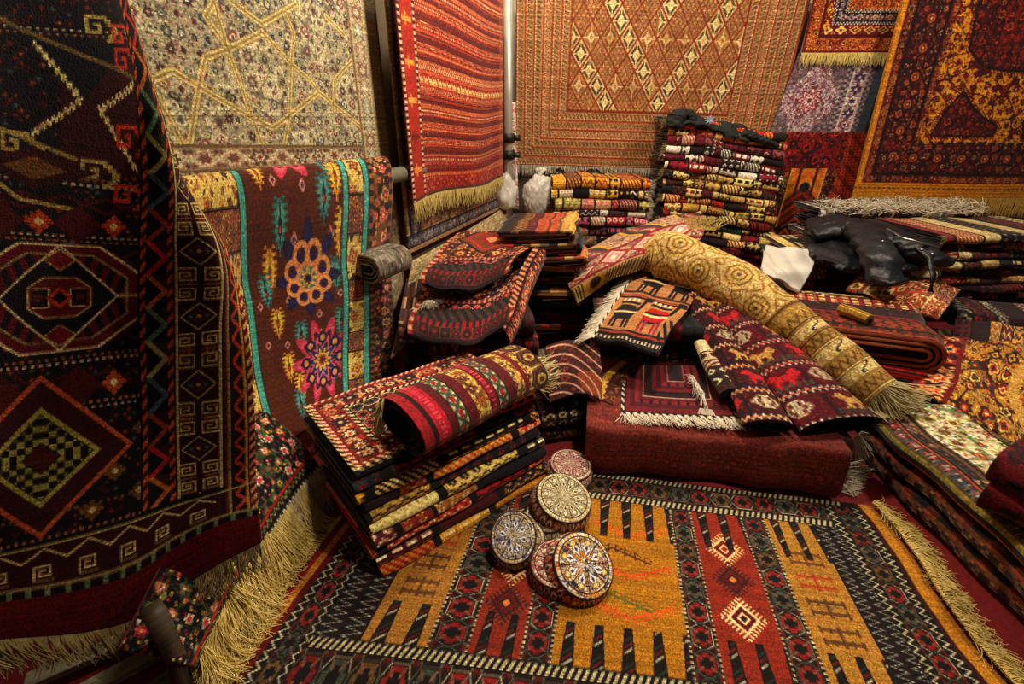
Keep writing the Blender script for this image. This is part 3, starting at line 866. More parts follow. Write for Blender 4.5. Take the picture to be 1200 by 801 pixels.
# ------------------------------------------------------------------ dark maroon rug hung close on the left (pattern units: x -80..300, y -60..748)
def dark_art():
    G, MR, NV = '#9c8a4e', '#4a0e14', '#0f0e16'
    dash = lambda y0, x, y: (np.abs(y - y0) < 1.7) & (np.floor((x + y0) / 4.2) % 2 == 0)
    key = bitmap(['.........', '.#######.', '.#.....#.', '.#.###.#.', '.#.#...#.', '.#.#####.', '.#.......', '.########'][::1], {'#': '#b3a368'}, 2.7)
    hook = bitmap(['..######....', '..#....##...', '..#.##..##..', '..#..#...##.', '..####...##.', '........##..', '.......##...'], {'#': '#9c8a4e'}, 5.0)
    hookr = bitmap(['..######....', '..#....##...', '..#.##..##..', '..#..#...##.', '..####...##.', '........##..', '.......##...'], {'#': '#a83a20'}, 5.0)
    def star(out, x, y, cx, cy, r, c1, c2):
        u, w = np.abs(x - cx) / r, np.abs(y - cy) / r
        m = (u + w < 1.0) & ((np.abs(u - w) < .28) | (u < .22) | (w < .22)); out[m] = hx(c1); out[(u + w) < .35] = hx(c2)
    def f(x, y):
        out = fill(x, '#130d12')
        q = np.floor((x + y) / 11) ; p = np.floor((x - y) / 11); bl = hsh(q, p, 17, 3)
        dd = np.maximum(np.abs((x + y) / 11 - q - .5), np.abs((x - y) / 11 - p - .5))
        for h_, c1, c2 in ((0, '#5a1c16', '#8a5a34'), (1, '#2a3238', '#4a5a5a'), (2, '#3a1414', '#7a2a1c'), (3, '#2a1418', '#6a4a2a'), (4, '#4a1014', '#17101a')):
            m = (bl == h_) & (dd < .40); out[m] = hx(c1); m = (bl == h_) & (dd < .18); out[m] = hx(c2)
        for yc in (232, 455, 300, 400):
            z = np.abs(np.abs(y - yc) - 10 * tri(x / 44)); m = (z < 2.2) & (x < 152); out[m] = hx('#4a1014')
        # ground blocks
        m = (y > 30) & (y < 190) & (x > 60); out[m] = hx(MR) * .75
        m = (y > 30) & (y < 190) & (np.abs(x - 80) * 1.0 < (110 - y) * .9); out[m] = hx('#14101a')
        for y0 in (30, 36, 200, 206, 274, 280, 424, 430, 480, 486, 612, 640): out[dash(y0 , x, y)] = hx('#a89a80') if y0 % 4 else hx('#8a5a34')
        # chevrons
        for pts in ([(36, 48), (80, 108), (34, 150)], [(150, 88), (100, 116), (146, 180)]):
            d = segdist(x, y + 2 * np.sign(np.sin(x * 1.1)), pts); out[d < 2.4] = hx('#c4b87c')
        for hx0, hy0 in ((78, 8), (-10, 150), (70, 172), (-60, 20)): hook(x - hx0, y - hy0, out)
        for hx0, hy0 in ((112, 18), (112, 48), (108, 200), (110, 130)): hookr(x - hx0, y - hy0, out)
        for pts, c in (([(-80, 205), (-5, 212), (20, 232), (80, 240)], G), ([(-80, 158), (0, 150), (75, 175)], '#8a7a44'), ([(0, 22), (90, 62), (160, 84)], '#6a5a34')):
            out[segdist(x, y, pts) < 2.6] = hx(c)
        u = np.abs(x - 35); w = np.abs(y - 192); m = (u / 60 + w / 26 < 1); out[m] = hx('#3a0e12'); out[(u / 60 + w / 26 < .55)] = hx('#6a4a20')
        for cx in (-40, 40, 120): star(out, x, y, cx, 258, 16, '#a8441c', '#d8c080'); star(out, x, y, cx, 460, 16, '#a8501c', '#d8c890')
        for cx in (0, 80): out[np.abs(x - cx) / 26 + np.abs(y - 258) / 26 < 1] = hx('#4a1014'); out[np.abs(x - cx) / 26 + np.abs(y - 460) / 26 < 1] = hx('#4a1210')
        # large octagon
        cx, cy = 62, 350
        U, V = np.abs(x - cx), np.abs(y - cy)
        octo = np.maximum.reduce([U / 95, V / 66, (U / 95 + V / 66) / 1.45])
        out[octo < 1.0] = hx('#c0b080'); out[octo < .955] = hx('#5e141c'); out[(octo < .8)] = hx('#17121a')
        ray = (octo < .78) & (np.floor((U * .9 - V * .35) / 7.5).astype(int) % 2 == 0) & (U > 12); out[ray] = hx('#5e141c'); out[(np.abs(octo - .80) < .02)] = hx('#8a7a50')
        dia = U / 62 + V / 62
        out[dia < 1.06] = hx('#c0b080'); out[dia < 1.0] = hx('#120e16')
        out[(np.abs(V) < 1.7) & (octo < 1) & (dia > 1)] = hx('#c0b080')
        s8 = np.maximum.reduce([U / 34, V / 25, (U / 34 + V / 25) / 1.5]); out[(s8 < 1) & (dia < .97)] = hx('#b3a064'); out[(s8 < .93) & (dia < .97)] = hx('#5e141c')
        c_ = (U > 10) & (U < 28) & (V < 12) & (s8 < .93); out[c_] = hx('#b3a064'); out[c_ & (V < 10) & (U > 12)] = hx('#120e16'); out[(U > 17) & (U < 26) & (V < 4)] = hx('#5e141c'); out[U / 14 + V / 14 < 1] = hx('#a83a20'); out[U / 8 + V / 8 < 1] = hx('#120e16')
        for q in (-1, 1):
            e = np.abs(x - cx) / 18 + np.abs(y - cy - q * 46) / 14; out[e < 1] = hx('#a8904e'); out[e < .85] = hx('#6a1a1c')
        # lower diamond
        U, V = np.abs(x - 42), np.abs(y - 540); d = U + V
        out[d < 100] = hx('#3a1010'); out[np.abs(d - 96) < 4] = hx('#a8542a'); out[d < 62] = hx('#9c9448'); out[d < 54] = hx('#16120f')
        q = (np.floor(U / 8) + np.floor(V / 8)) % 2 == 0; out[(d < 52) & (d > 20) & q] = hx('#8f8a48'); out[d < 18] = hx('#4a1a16')
        for cx, cy in ((120, 575), (155, 520), (150, 610), (95, 620), (-10, 630)): star(out, x, y, cx, cy, 14, '#6a4a20', '#b8a870')
        # side border
        m = x > 152; out[m] = hx(NV)
        for a, b in ((155, 163), (193, 201)):
            m = (x > a) & (x < b) & (y < 640); out[m] = rope('#a8501c', '#3a0e10', 9, 1)(y[m], (x[m] - a) / (b - a), y[m])
        m = (x > 163) & (x < 193) & (y < 640)
        zc = np.floor(y / 46).astype(np.int64); zcol = pal('#a82a2a', '#a8642a', '#5a7a5a', '#9a9458', '#4a5a6a', '#8a3a20')[zc % 6]
        z = tri(y / 46); zz = np.abs((x - 165) / 26 - z); mm = m & (zz < .2); out[mm] = zcol[mm]; mm = m & (zz >= .2) & ((x - 165) / 26 > z) & (y % 46 < 23); out[mm] = zcol[mm] * .35
        m = (x > 203) & (x < 258) & (y < 640); out[m] = hx('#37090f')
        yy = (y - 290) % 92; xx = np.abs(x - 230.5)
        kk = m & (xx > 3) & (xx < 25)
        o = out[kk]; xm = xx[kk]; ym = yy[kk]
        key(xm - 1, ym - 48, o); key(xm - 1, 44 - ym, o); o[np.abs(ym - 46) < 1.0] = hx('#8a7a4a'); o[(np.abs(ym - 46) < 5) & (np.abs(ym - 46) > 1) & (np.floor(xm / 4) % 2 == 0)] = hx('#7a2a1c'); out[kk] = o
        e = xx / 22 + np.abs(yy - 92 * (yy > 46)) / 20; out[m & (e < 1)] = hx('#b3a368'); out[m & (e < .86)] = hx('#241018'); out[m & (e < .6)] = hx('#5a1a1c'); out[m & (e < .35)] = hx('#241824'); out[m & (e < .16)] = hx('#c9903a'); out[m & (np.hypot(xx - 9, np.abs(yy - 92 * (yy > 46)) - 0) < 2.5)] = hx('#4a6a5a')
        m2 = (y < 640) & ((np.abs(x - 205) < 1.8) | (np.abs(x - 257) < 1.8)); out[m2] = hx('#b3a368')
        m = (x > 259) & (y < 700); out[m] = hx('#1c0c12')
        for a, c in ((262, '#5a1a1a'), (266, '#8a7a44'), (271, '#2a1418'), (287, '#a8822c'), (292, '#8a1a1c')):
            m = (x > a) & (x < a + 3.5) & (y < 700); out[m] = hx(c)
        m = (x > 274) & (x < 287) & (y < 700); out[m & (np.abs((x - 274) / 13 - tri(y / 30)) < .25)] = hx('#a83a24')
        m = (x > 293) & (y < 700); out[m] = rope('#b8945a', '#5a0e14', 8)(y[m], (x[m] - 293) / 7, y[m])
        # lower border
        m = (y > 648) & (y < 695) & (x < 258); out[m] = hx('#37090f')
        kx = (x + 300) % 46; kk = (y > 650) & (y < 695) & (x < 250); o = out[kk]; key(kx[kk] - 10, y[kk] - 668, o); out[kk] = o
        c = tri(x / 46); out[kk & (np.abs(y - 652 - c * 14) < 1.6)] = hx('#b3a368')
        for y0 in (648, 695): out[(np.abs(y - y0) < 1.6) & (x < 300)] = hx('#a39358')
        m = (y > 697) & (y < 706); out[m] = hx('#1a0c10'); out[m & (tri(x / 20) > .7)] = hx('#6a7a5a')
        m = y > 706; out[m] = hx('#5e0d12')
        return out
    return f
ys = [-60, 60, 170, 285, 415, 520, 650, 703, 748]; xs = [-80, 0, 150, 205, 255, 300]
ctrl = [[(-0.595, 0.62, 1.421), (-0.614, 0.72, 1.441), (-0.626, 0.92, 1.467), (-0.655, 0.98, 1.476), (-0.735, 1.08, 1.492), (-0.791, 1.14, 1.506)],
        [(-0.631, 0.61, 1.33), (-0.654, 0.71, 1.33), (-0.636, 0.92, 1.343), (-0.643, 0.97, 1.346), (-0.714, 1.07, 1.356), (-0.779, 1.14, 1.363)],
        [(-0.67, 0.6, 1.233), (-0.694, 0.7, 1.219), (-0.667, 0.91, 1.182), (-0.633, 0.95, 1.176), (-0.679, 1.03, 1.169), (-0.74, 1.1, 1.164)],
        [(-0.73, 0.6, 1.114), (-0.753, 0.7, 1.088), (-0.714, 0.9, 1.03), (-0.668, 0.94, 1.02), (-0.604, 0.97, 1.013), (-0.642, 1.06, 0.991)],
        [(-0.816, 0.6, 0.946), (-0.827, 0.69, 0.903), (-0.781, 0.9, 0.829), (-0.719, 0.93, 0.819), (-0.64, 0.95, 0.82), (-0.597, 0.99, 0.813)],
        [(-0.859, 0.57, 0.798), (-0.882, 0.67, 0.737), (-0.816, 0.87, 0.641), (-0.76, 0.91, 0.632), (-0.677, 0.93, 0.63), (-0.611, 0.96, 0.627)],
        [(-0.926, 0.54, 0.602), (-0.94, 0.63, 0.523), (-0.854, 0.82, 0.418), (-0.794, 0.87, 0.416), (-0.711, 0.9, 0.426), (-0.636, 0.93, 0.434)],
        [(-0.938, 0.52, 0.535), (-0.962, 0.61, 0.432), (-0.871, 0.79, 0.302), (-0.801, 0.84, 0.329), (-0.71, 0.87, 0.362), (-0.631, 0.9, 0.365)],
        [(-0.967, 0.51, 0.458), (-0.998, 0.6, 0.331), (-0.903, 0.77, 0.16), (-0.828, 0.82, 0.191), (-0.729, 0.85, 0.245), (-0.633, 0.88, 0.283)]]
rt, P = hung('hanging_rug', 'dark maroon and navy rug with cream key border hung close on the left', ys, xs, ctrl, 420, 250, dark_art(), (1, -.5, 0), DRY, split=(-81, -61, 152, 648), back='#2a1412', edge='#3a0c10')
fringe(rt, P[-1], .07, (0.1, -.1, -1), (.1, -.2, 0), 420, FRINGE_DULL, .0022, 5, .35, clump=.03)

# ------------------------------------------------------------------ wooden trestle under the dark rug
WOOD = plain('dark_wood', '#2e2418', '#4a3a26', 6, 0.6, 0.2, stretch=(1, 1, 12))
WOOD2 = plain('grey_board', '#5e5a48', '#8a8468', 7, 0.7, 0.2, stretch=(2, 14, 14))
rt = root('trestle', (-0.836, 0.71, 0), 'dark wooden post standing under the dark maroon rug', 'trestle')
tubes('leg', [[(-0.756, 0.654, 0), (-0.796, 0.71, 0.1), (-0.766, 0.685, 0.3)]], .028, WOOD, rt, 4)
for q, (p0, p1) in enumerate((((-1.163, 0.693, 0.03), (-0.817, 0.918, 0.03)), ((-1.017, 0.665, 0.03), (-0.739, 0.905, 0.03)), ((-0.878, 0.638, 0.03), (-0.69, 0.855, 0.03)))):
    p0, p1 = vec(p0), vec(p1); d = p1 - p0
    o = rbox('loose_board', (np.linalg.norm(d), .045, .02), (p0 + p1) / 2, WOOD2, None, .003, math.atan2(d[1], d[0]))
    prop(o, ('grey board on the floor under the fringe, nearest the wall', 'grey board on the floor, middle one of three under the dark rug', 'grey board on the floor beside the dark post')[q], 'board', 'boards under the dark rug')

# ------------------------------------------------------------------ kilim on the floor (u 0..1 along, v 0..1 towards the viewer)
def kilim_art():
    hexb = hexes('#221311', '#948a70', ['#7e1a18', '#6a1814', '#343c32', '#7a1c1a', '#40463a', '#5a4420'], .074, fancy=True)
    rp = lambda c: rope('#a89c78', '#15100f', .009, 1.4, '#15100f', .12)
    zz = zig('#17110f', '#aca488', .026, .26)
    zz2 = zig('#1a1211', '#8a8e80', .024, .16, '#241518')
    panels = [(.152, .245, '#94692a', 2, 'tree'), (.303, .374, '#7e2c18', 2, 'red'), (.417, .602, '#9a6a14', 4.5, 'gold'), (.643, .732, '#802a17', 2.4, 'red'), (.776, .862, '#9a702c', 2.5, 'tree')]
    tre = bitmap(['.......##......', '#......##.....#', '#..#...##..#..#', '###############', '#..#...##..#..#', '#......##.....#', '.......##......', '.......##......', '#..#...##..#..#', '###############', '#..#...##..#..#', '#......##.....#', '.......##......'], {'#': '#6a3a1c'}, .0062)
    def diamond(out, x, y, cx, cy, r, c1, c2, c3):
        u, w = np.abs(x - cx), np.abs(y - cy); d = (u * 1.15 + w)
        k = (d > r * .8) & (d < r * 1.45) & ((np.floor((x - cx) / .0062) % 2 == 0)) & ((w > .012) | True)
        sp = (d > r * .9) & (d < r * 1.5) & (np.abs((u - w) % .016) < .0065)
        out[sp] = hx(c1); out[d < r] = hx(c1); out[d < r * .78] = hx(c2); out[d < r * .42] = hx(c1); out[d < r * .25] = hx(c3)
    W, L = 1.83, .95
    def f(u, v):
        x = u * W; y = v * L
        out = fill(x, '#1a1211')
        # middle zone: columns of hexagons between the panels
        for a, b in ((.245, .303), (.374, .417), (.602, .643), (.732, .776)):
            m = (u >= a) & (u < b); out[m] = hexb(y[m], np.clip(((u[m] - a) / (b - a) - .08) / .84, 0, .999), x[m])
            for e in (a, b):
                m = np.abs(u - e) < .0035; out[m] = np.where((np.floor(y[m] / .007) % 2 == 0)[:, None], hx('#a89c7c'), hx('#15100f'))
        m = (u > .08) & (u < .152); out[m] = zz2(y[m], ((u[m] - .08) / .072 * 2) % 1, x[m])
        m = (u > .862) & (u < .912); out[m] = zz2(y[m], ((u[m] - .862) / .05 * 2) % 1, x[m])
        for a, b, c, ns, kind in panels:
            m = (u >= a) & (u < b)
            px = (x[m] - a * W); w = (b - a) * W; yy = y[m]; o = fill(px, c)
            if kind == 'tree':
                for j, cy in enumerate(np.arange(.31, .66, .09)):
                    dxx = px - w / 2; dyy = yy - cy
                    cc = ['#6a421c', '#94401c', '#5a3c20', '#5e3e22'][j % 4]
                    bar = (np.abs(dyy) < .032) & (np.abs(dxx) < .005) | (np.abs(np.abs(dyy) - .018) < .005) & (np.abs(dxx) < .05) | (np.abs(np.abs(dxx) - .047) < .004) & (np.abs(np.abs(dyy) - .018) < .012) | (np.abs(np.abs(dxx) - .022) < .003) & (np.abs(np.abs(dyy) - .018) < .010)
                    o[bar] = hx(cc)
            if kind == 'red':
                cys = [.31, .43, .56] if a > .5 else [.2, .33, .475, .6]
                for j, cy in enumerate(cys):
                    c1, c2, c3 = [('#d9b27a', '#6a1714', '#8e1c1a'), ('#3a1a1a', '#5a1412', '#d07a30'), ('#dcbc8a', '#5a1412', '#3a1a1a')][(j + (a < .5)) % 3]
                    diamond(o, px, yy, w / 2, cy, .05, c1, c2, c3)
            if kind == 'gold':
                for j, (cy, cc) in enumerate(((.30, '#c25a1c'), (.36, '#4a2a1c'), (.46, '#c24a1c'), (.53, '#5a5a2a'), (.6, '#c25018'))):
                    cx0 = w * (.5 + .08 * (-1) ** j)
                    for sx in (-1, 1):
                        for q in range(4):
                            bx = cx0 + sx * (.02 + q * .03); by = cy + q * .012 * (1 if j % 2 else -1)
                            t = (px - bx) * sx
                            tr_ = (t > -.012) & (t < .014) & (np.abs(yy - by) < .017 * (1 - (t + .012) / .026)); ins = (t > -.008) & (t < .006) & (np.abs(yy - by) < .011 * (1 - (t + .012) / .026))
                            o[tr_ & ~ins] = hx(cc)
                        ln = np.abs(yy - cy - np.abs(px - cx0) * .4 * (1 if j % 2 else -1)) < .003; o[ln & ((px - cx0) * sx > 0) & (np.abs(px - cx0) < .12)] = hx(cc)
            for end in (0, 1):
                d = (yy / L - .155) if end == 0 else (.79 - yy / L)
                ph = px / w * ns - (0 if ns != 5 else .0); fr = ph - np.floor(ph) - .5
                dep = .175 if end == 0 else .125
                wd = .235 * (1 - .38 * d / dep)
                sm = (d < dep) & (np.abs(fr) < wd)
                dg = np.floor((yy + px * .8) / .008).astype(np.int64); cc = pal('#17110f #17110f #24302c #17110f #5e1816 #17110f #948c78 #17110f #17110f'); 
                o[sm] = cc[dg[sm] % 9]
                ed = sm & (np.abs(fr) > wd - .05); o[ed] = hx('#120d0d')
            out[m] = o
        # far and near borders
        for a, b, fn in ((0, .03, rp(0)), (.03, .118, hexb), (.118, .155, rp(0)), (.79, .826, rp(0)), (.826, .955, hexb), (.955, 1.01, rp(0))):
            m = (v >= a) & (v < b) & (u > .06) & (u < .94); out[m] = fn(x[m], np.clip((v[m] - a) / (b - a), 0, .999), y[m])
        # end borders
        for a, b, fn in ((.03, .045, zz), (.045, .072, hexb), (.072, .082, zz), (.905, .92, zz), (.92, .952, hexb), (.952, .968, zz)):
            m = (u >= a) & (u < b); 
            if a >= .9 or a < .09: m &= (v > (.03 if (a < .04 or a > .95) else .03))
            out[m] = fn(y[m], np.clip((u[m] - a) / (b - a), 0, .999), x[m])
        for a, b, c in ((-1, .008, '#7a1a12'), (.008, .02, '#a8702a'), (.02, .03, '#5e1410'), (.968, .975, '#3a1210'), (.975, .992, '#a8741c'), (.992, 2, '#8a5a18')):
            m = (u >= a) & (u < b); out[m] = hx(c)
        return out
    return f
U_ = np.linspace(0, 1, 660); V_ = np.linspace(0, 1, 260)
FLc, FRc, NRc, NLc = vec((-.47, 1.615)), vec((1.275, 1.295)), vec((1.165, .44)), vec((-.74, .64))
uu, vv = np.meshgrid(U_, V_)
xy = FLc * ((1 - uu) * (1 - vv))[..., None] + FRc * (uu * (1 - vv))[..., None] + NRc * (uu * vv)[..., None] + NLc * ((1 - uu) * vv)[..., None]
bow = .012 * np.sin(vv * 9) * np.maximum(0, uu - .9) * 10
zz = .008 + .003 * np.sin(uu * 9 + vv * 3) ** 2 + .004 * np.exp(-((uu - .985) / .02) ** 2) * np.sin(vv * 16) ** 2
P = np.concatenate([xy + np.stack([bow, 0 * bow], -1), zz[..., None]], -1)
rt = root('floor_kilim', (.3, 1.0, .008), 'flatwoven kilim with gold and red panels and black spikes spread on the floor', 'kilim')
sheet(P, dye(kilim_art(), U_, V_), (0, 0, 1), FLAT, .007, rt, split=(40, 206, 100, 568), back='#5a3a20', coarse=12)
KILIM, KP = rt, P

# ------------------------------------------------------------------ embroidered skull caps
def cap_art(top, side, star, seed):
    T = pal(*top); S = pal(*side)
    def f(a, q):
        # q 0..1 from the centre of the crown to the rim (crown to .58, then side); a = angle
        out = np.zeros((len(a), 3)); r = q / .58
        N8 = star * 2
        # crown: fine mosaic of lozenges on rings, a star of white lozenges in the middle
        ring = np.floor(r * 9); na_ = np.maximum(6, star * (ring + 1)); wa = a / (2 * math.pi) * na_ + .5 * (ring % 2); ka = np.floor(wa); ua = np.abs(wa - ka - .5); ur = np.abs(r * 9 - ring - .5)
        out[:] = T[hsh(ka, ring, len(T), seed)] * .9; m = ua + ur < .52; out[m] = T[hsh(ka, ring, len(T), seed + 5)][m]; m = np.abs(ua + ur - .5) < .05; out[m] = hx('#5a4440')
        wb = a / (2 * math.pi) * star; kb = np.abs(wb - np.floor(wb) - .5) * 2
        for r0, w0, c in ((.30, .2, T[1]), (.46, .13, T[4])):
            e = np.abs(r - r0) / w0 + (1 - kb) * (1.25 if r0 < .4 else 1.9); m = e < 1; out[m] = hx('#2c2230'); m = e < .84; out[m] = c; m = e < .36; out[m] = hx('#3a2a4a') if r0 < .4 else T[0]
        out[(r < .64) & (kb < .07)] = hx('#2a1c24')
        m = (r > .62) & (r < .66); out[m] = hx('#3a1418')
        m = (r > .66) & (r < .93); nn = 44; wa = a / (2 * math.pi) * nn; kk = np.floor(wa); w = np.abs(wa - kk - .5); rb = (r - .66) / .135; k2 = np.floor(rb); w2 = np.abs(rb - k2 - .5)
        out[m] = T[hsh(kk[m], k2[m], len(T), seed + 1)]
        mm = m & (w + w2 < .5); out[mm] = T[(hsh(kk[mm] // 2, k2[mm], len(T), seed + 1) + 2) % len(T)]
        mm = m & (w > .45); out[mm] = hx('#5a3c3c')
        m = (r > .93) & (r < 1.03); out[m] = hx('#1a1018')
        m = r >= 1.03; kk = np.floor(a / (2 * math.pi) * 26).astype(np.int64); w = (a / (2 * math.pi) * 26 - kk - .5) * 2; z = ((q - .6) / .36 - .5) * 2
        base = S[hsh(kk[m], kk[m] * 0, len(S), seed + 2)]; out[m] = base
        d = np.abs(w) + np.abs(z)
        mm = m & (d < .9); out[mm] = S[(hsh(kk[mm], kk[mm] * 0, len(S), seed + 2) + 1) % len(S)]
        mm = m & (d < .5); out[mm] = S[(hsh(kk[mm], kk[mm] * 0, len(S), seed + 2) + 2) % len(S)]
        mm = m & (np.abs(w) > .9); out[mm] = hx('#241018')
        m = q > .96; out[m] = hx('#1a1018')
        return out
    return f

def skullcap(label, c, R, h, tilt, top, side, star=8, seed=1, spin=0.0, squash=1.0):
    na, nq = 170, 52
    A = np.linspace(0, 2 * math.pi, na); q = np.linspace(0.004, 1, nq)
    r = np.where(q < .58, R * .88 * np.sin(np.minimum(q / .58, 1) * math.pi / 2) ** .9, R * (.88 + .12 * np.sin((q - .58) / .42 * math.pi * .75)))
    z = np.where(q < .58, h * (1 - .10 * (q / .58) ** 3), h * .9 * (1 - (q - .58) / .42))
    sm = np.clip((q - .5) / .14, 0, 1)
    P = np.stack([r[:, None] * np.cos(A), r[:, None] * np.sin(A) * squash, np.repeat(z[:, None], na, 1)], -1)
    P[..., 2] += .0015 * np.sin(A * 5 + seed)[None] * (q[:, None] > .6)
    nrm = unit(tilt); a = np.cross((0, 0, 1), nrm); s = np.linalg.norm(a)
    if s > 1e-6:
        a = a / s; ang = math.atan2(s, nrm[2]); K = np.array([[0, -a[2], a[1]], [a[2], 0, -a[0]], [-a[1], a[0], 0]])
        Rm = np.eye(3) + math.sin(ang) * K + (1 - math.cos(ang)) * K @ K
        P = P @ Rm.T
    P = P + vec(c)
    rt = root('skullcap', tuple(c), label, 'cap', 'embroidered skullcaps on the kilim')
    C = dye(cap_art(top, side, star, seed), A + spin, q)
    k1 = int(np.searchsorted(q, .60))
    sheet(P[:k1 + 1], C[:k1], nrm, BEADED, .004, rt, 'crown', '#2a1c20', coarse=9, probe=(k1 // 2, 3))
    sd = P[k1 // 2 + 22, 3] - P[:, :].reshape(-1, 3).mean(0)
    sheet(P[k1:], C[k1:], P[-6, 10] - vec(c) - nrm * np.dot(P[-6, 10] - vec(c), nrm), BEADED, .004, rt, 'side_band', '#2a1c20', coarse=6, probe=(nq - 6 - k1, 10))
    a2 = np.linspace(0, 2 * math.pi, 48)
    ring = np.stack([np.cos(a2) * R * .885, np.sin(a2) * R * .885 * squash, np.full(48, h * .885)], -1)
    if s > 1e-6: ring = ring @ Rm.T
    tubes('seam_cord', [ring + vec(c)], .0035, plain('cap_cord', '#1c1014', '#3a2024', 60) if 'cap_cord' not in bpy.data.materials else bpy.data.materials['cap_cord'], rt, 6)
    return rt
GR = ['#c0b286', '#a0a0a2', '#ccb87c', '#94846c', '#d8d0c0']; PK = ['#c99e80', '#a05a54', '#d8b898', '#8a3a40', '#dcc8b0']
CRM = ['#c0ad80', '#a8986a', '#8a7a54', '#c9ba98', '#6a5a48']; ORG = ['#d8c0a0', '#d0762a', '#c9a24a', '#a8402a', '#e0d0b8']
skullcap('round pink-beige skullcap farthest back, lying against the layered pile', (0.215, 1.444, 0.02), .088, .062, (.12, -.12, 1), ['#d0ae94', '#b8867a', '#d8c0a8', '#a86460', '#c9b098'], PK, 8, 3, .4)
skullcap('dark-rimmed cap lying flat beneath the cream crowned cap', (0.118, 1.205, 0.012), .082, .05, (0, -.05, 1), CRM, GR, 8, 21)
skullcap('cream crowned cap with brown sides tilted on top of a flat cap', (0.16, 1.239, 0.055), .104, .068, (.22, -.25, 1), ['#d8cba0', '#c9bc8c', '#a89868', '#bcae84', '#ddd2ac'], ['#b88a6c', '#8a4c44', '#c9ae8c', '#6a3a38'], 12, 8)
skullcap('grey-gold cap lying under the star crowned cap', (0.033, 1.113, 0.012), .08, .05, (-.05, -.2, 1), GR, ['#a8905c', '#5a4a44', '#c0ae84'], 8, 31)
skullcap('oval grey-gold cap with a white star crown, leftmost, tipped toward the viewer', (0.011, 1.098, 0.058), .078, .045, (-.2, -.6, 1), ['#c4b484', '#dcd8d4', '#4a4468', '#ccb468', '#a8a29c'], ['#a8905c', '#5a4a44', '#c0ae84', '#7a6a50'], 8, 5, .3, 1.12)
skullcap('dark red cap half hidden beneath the orange checked cap', (0.141, 1.011, 0.012), .09, .06, (-.1, -.1, 1), PK, ['#8e2a24', '#c0a888', '#4a1a20', '#a85a4a'], 8, 41)
skullcap('largest cap with white spoked crown and orange checked rim, nearest the viewer', (0.189, 1.008, 0.03), .103, .068, (.34, -.45, 1), ['#e4d6b8', '#ece4dc', '#3a3450', '#e0842c', '#d8b45a'], ['#a8321c', '#d8c8b0', '#3a1a20', '#c9804a'], 8, 6, .2)

# ------------------------------------------------------------------ low carpet left of the pile, its yarn fringe falling on the floor
def low_art():
    fl = blooms('#120c14', ['#b8324a #d8b04a #3a5a3a', '#c9a030 #7a2430 #4a6a4a', '#a8542a #d0c0a0 #b8324a'], '#3a4a2a', .07, 6, True, .36)
    bands = [(.02, stripes('#b01a24', 1)), (.012, checks('#c9c0a8', '#141014', .012, 1)), (.012, stripes('#141014', 1)), (.03, zig('#141014', '#a89448', .03, .25, '#2a2a1c')), (.012, stripes('#a02a1c', 1))]
    def f(x, y):   # y = distance from the fringed edge
        out = fl(x, y); p = 0
        for w, fn in bands:
            m = (y >= p) & (y < p + w); out[m] = fn(x[m], np.clip((y[m] - p) / w, 0, .999), y[m]); p += w
        return out
    return f
ed = [(-0.669, 1.342, 0.13), (-0.704, 1.237, 0.11), (-0.722, 1.092, 0.1), (-0.734, 0.967, 0.08), (-0.748, 0.855, 0.06), (-0.751, 0.722, 0.03)]
md = [(-0.743, 1.367, 0.24), (-0.765, 1.243, 0.23), (-0.776, 1.092, 0.21), (-0.772, 0.953, 0.19), (-0.773, 0.82, 0.16), (-0.776, 0.688, 0.12)]
fa = [(-0.857, 1.402, 0.34), (-0.857, 1.232, 0.34), (-0.868, 1.077, 0.32), (-0.85, 0.922, 0.3), (-0.841, 0.782, 0.27), (-0.843, 0.654, 0.22)]
ctrl = np.array([ed, md, fa]).transpose(1, 0, 2)
rt, P = hung('draped_carpet', 'black floral carpet with red edge stripe and long yarn fringe beside the layered pile', [0, .2, .4, .6, .8, 1.0], [0, .16, .34], ctrl, 130, 70, lambda x, y: low_art()(y, x), (.5, -.3, 1), WOOL, back='#1c1210', edge='#7a1a1c')

def yarn(parent, edge, n, L, out, seed, r=.0014, name='yarn_fringe', mat=None, heap=.03):
    """soft wool ends that fall on the floor and curl over each other"""
    rng = np.random.default_rng(seed)
    edge = vec(edge); s = np.concatenate([[0], np.cumsum(np.linalg.norm(np.diff(edge, axis=0), axis=1))])
    q = rng.uniform(0, s[-1], n); b = np.stack([np.interp(q, s, edge[:, c]) for c in range(3)], -1)
    tg = unit(edge[-1] - edge[0]); k = 8; t = np.linspace(0, 1, k)
    ln = L * rng.uniform(.55, 1.1, n)
    a0 = rng.normal(0, .3, n) + .45 * np.sin(q * 30) + .3 * np.sin(q * 83 + seed); cv = rng.normal(1.0, 1.5, n)
    ang = a0[:, None] + cv[:, None] * t[None] ** 1.6
    step = ln[:, None] / (k - 1)
    o = unit(out) * vec((1, 1, 0)); o = unit(o); sd = np.array([o[1], -o[0], 0])
    d = np.cos(ang)[..., None] * o + np.sin(ang)[..., None] * sd
    p = b[:, None] + np.cumsum(np.concatenate([np.zeros((n, 1, 3)), (d * step[..., None])[:, :-1]], 1), 1)
    lay = rng.uniform(.012, heap, n)
    z = b[:, 2:3] * (1 - t[None]) ** 2.2 + lay[:, None] * (1 - .5 * t[None] ** 3) + .010 * np.sin(t[None] * math.pi * rng.uniform(1, 2.4, n)[:, None]) * rng.uniform(.2, 1, n)[:, None]
    p[..., 2] = np.maximum(z, .011 + lay[:, None] * .25)
    return tubes(name, p, r * (1 - .45 * t[None] ** 2) * rng.uniform(.8, 1.25, n)[:, None], mat or FRINGE_YEL, parent, 3, 'stuff', cap=False)
yarn(rt, P[22:, 0], 1700, .10, (.78, -.5, 0), 21, .0013)
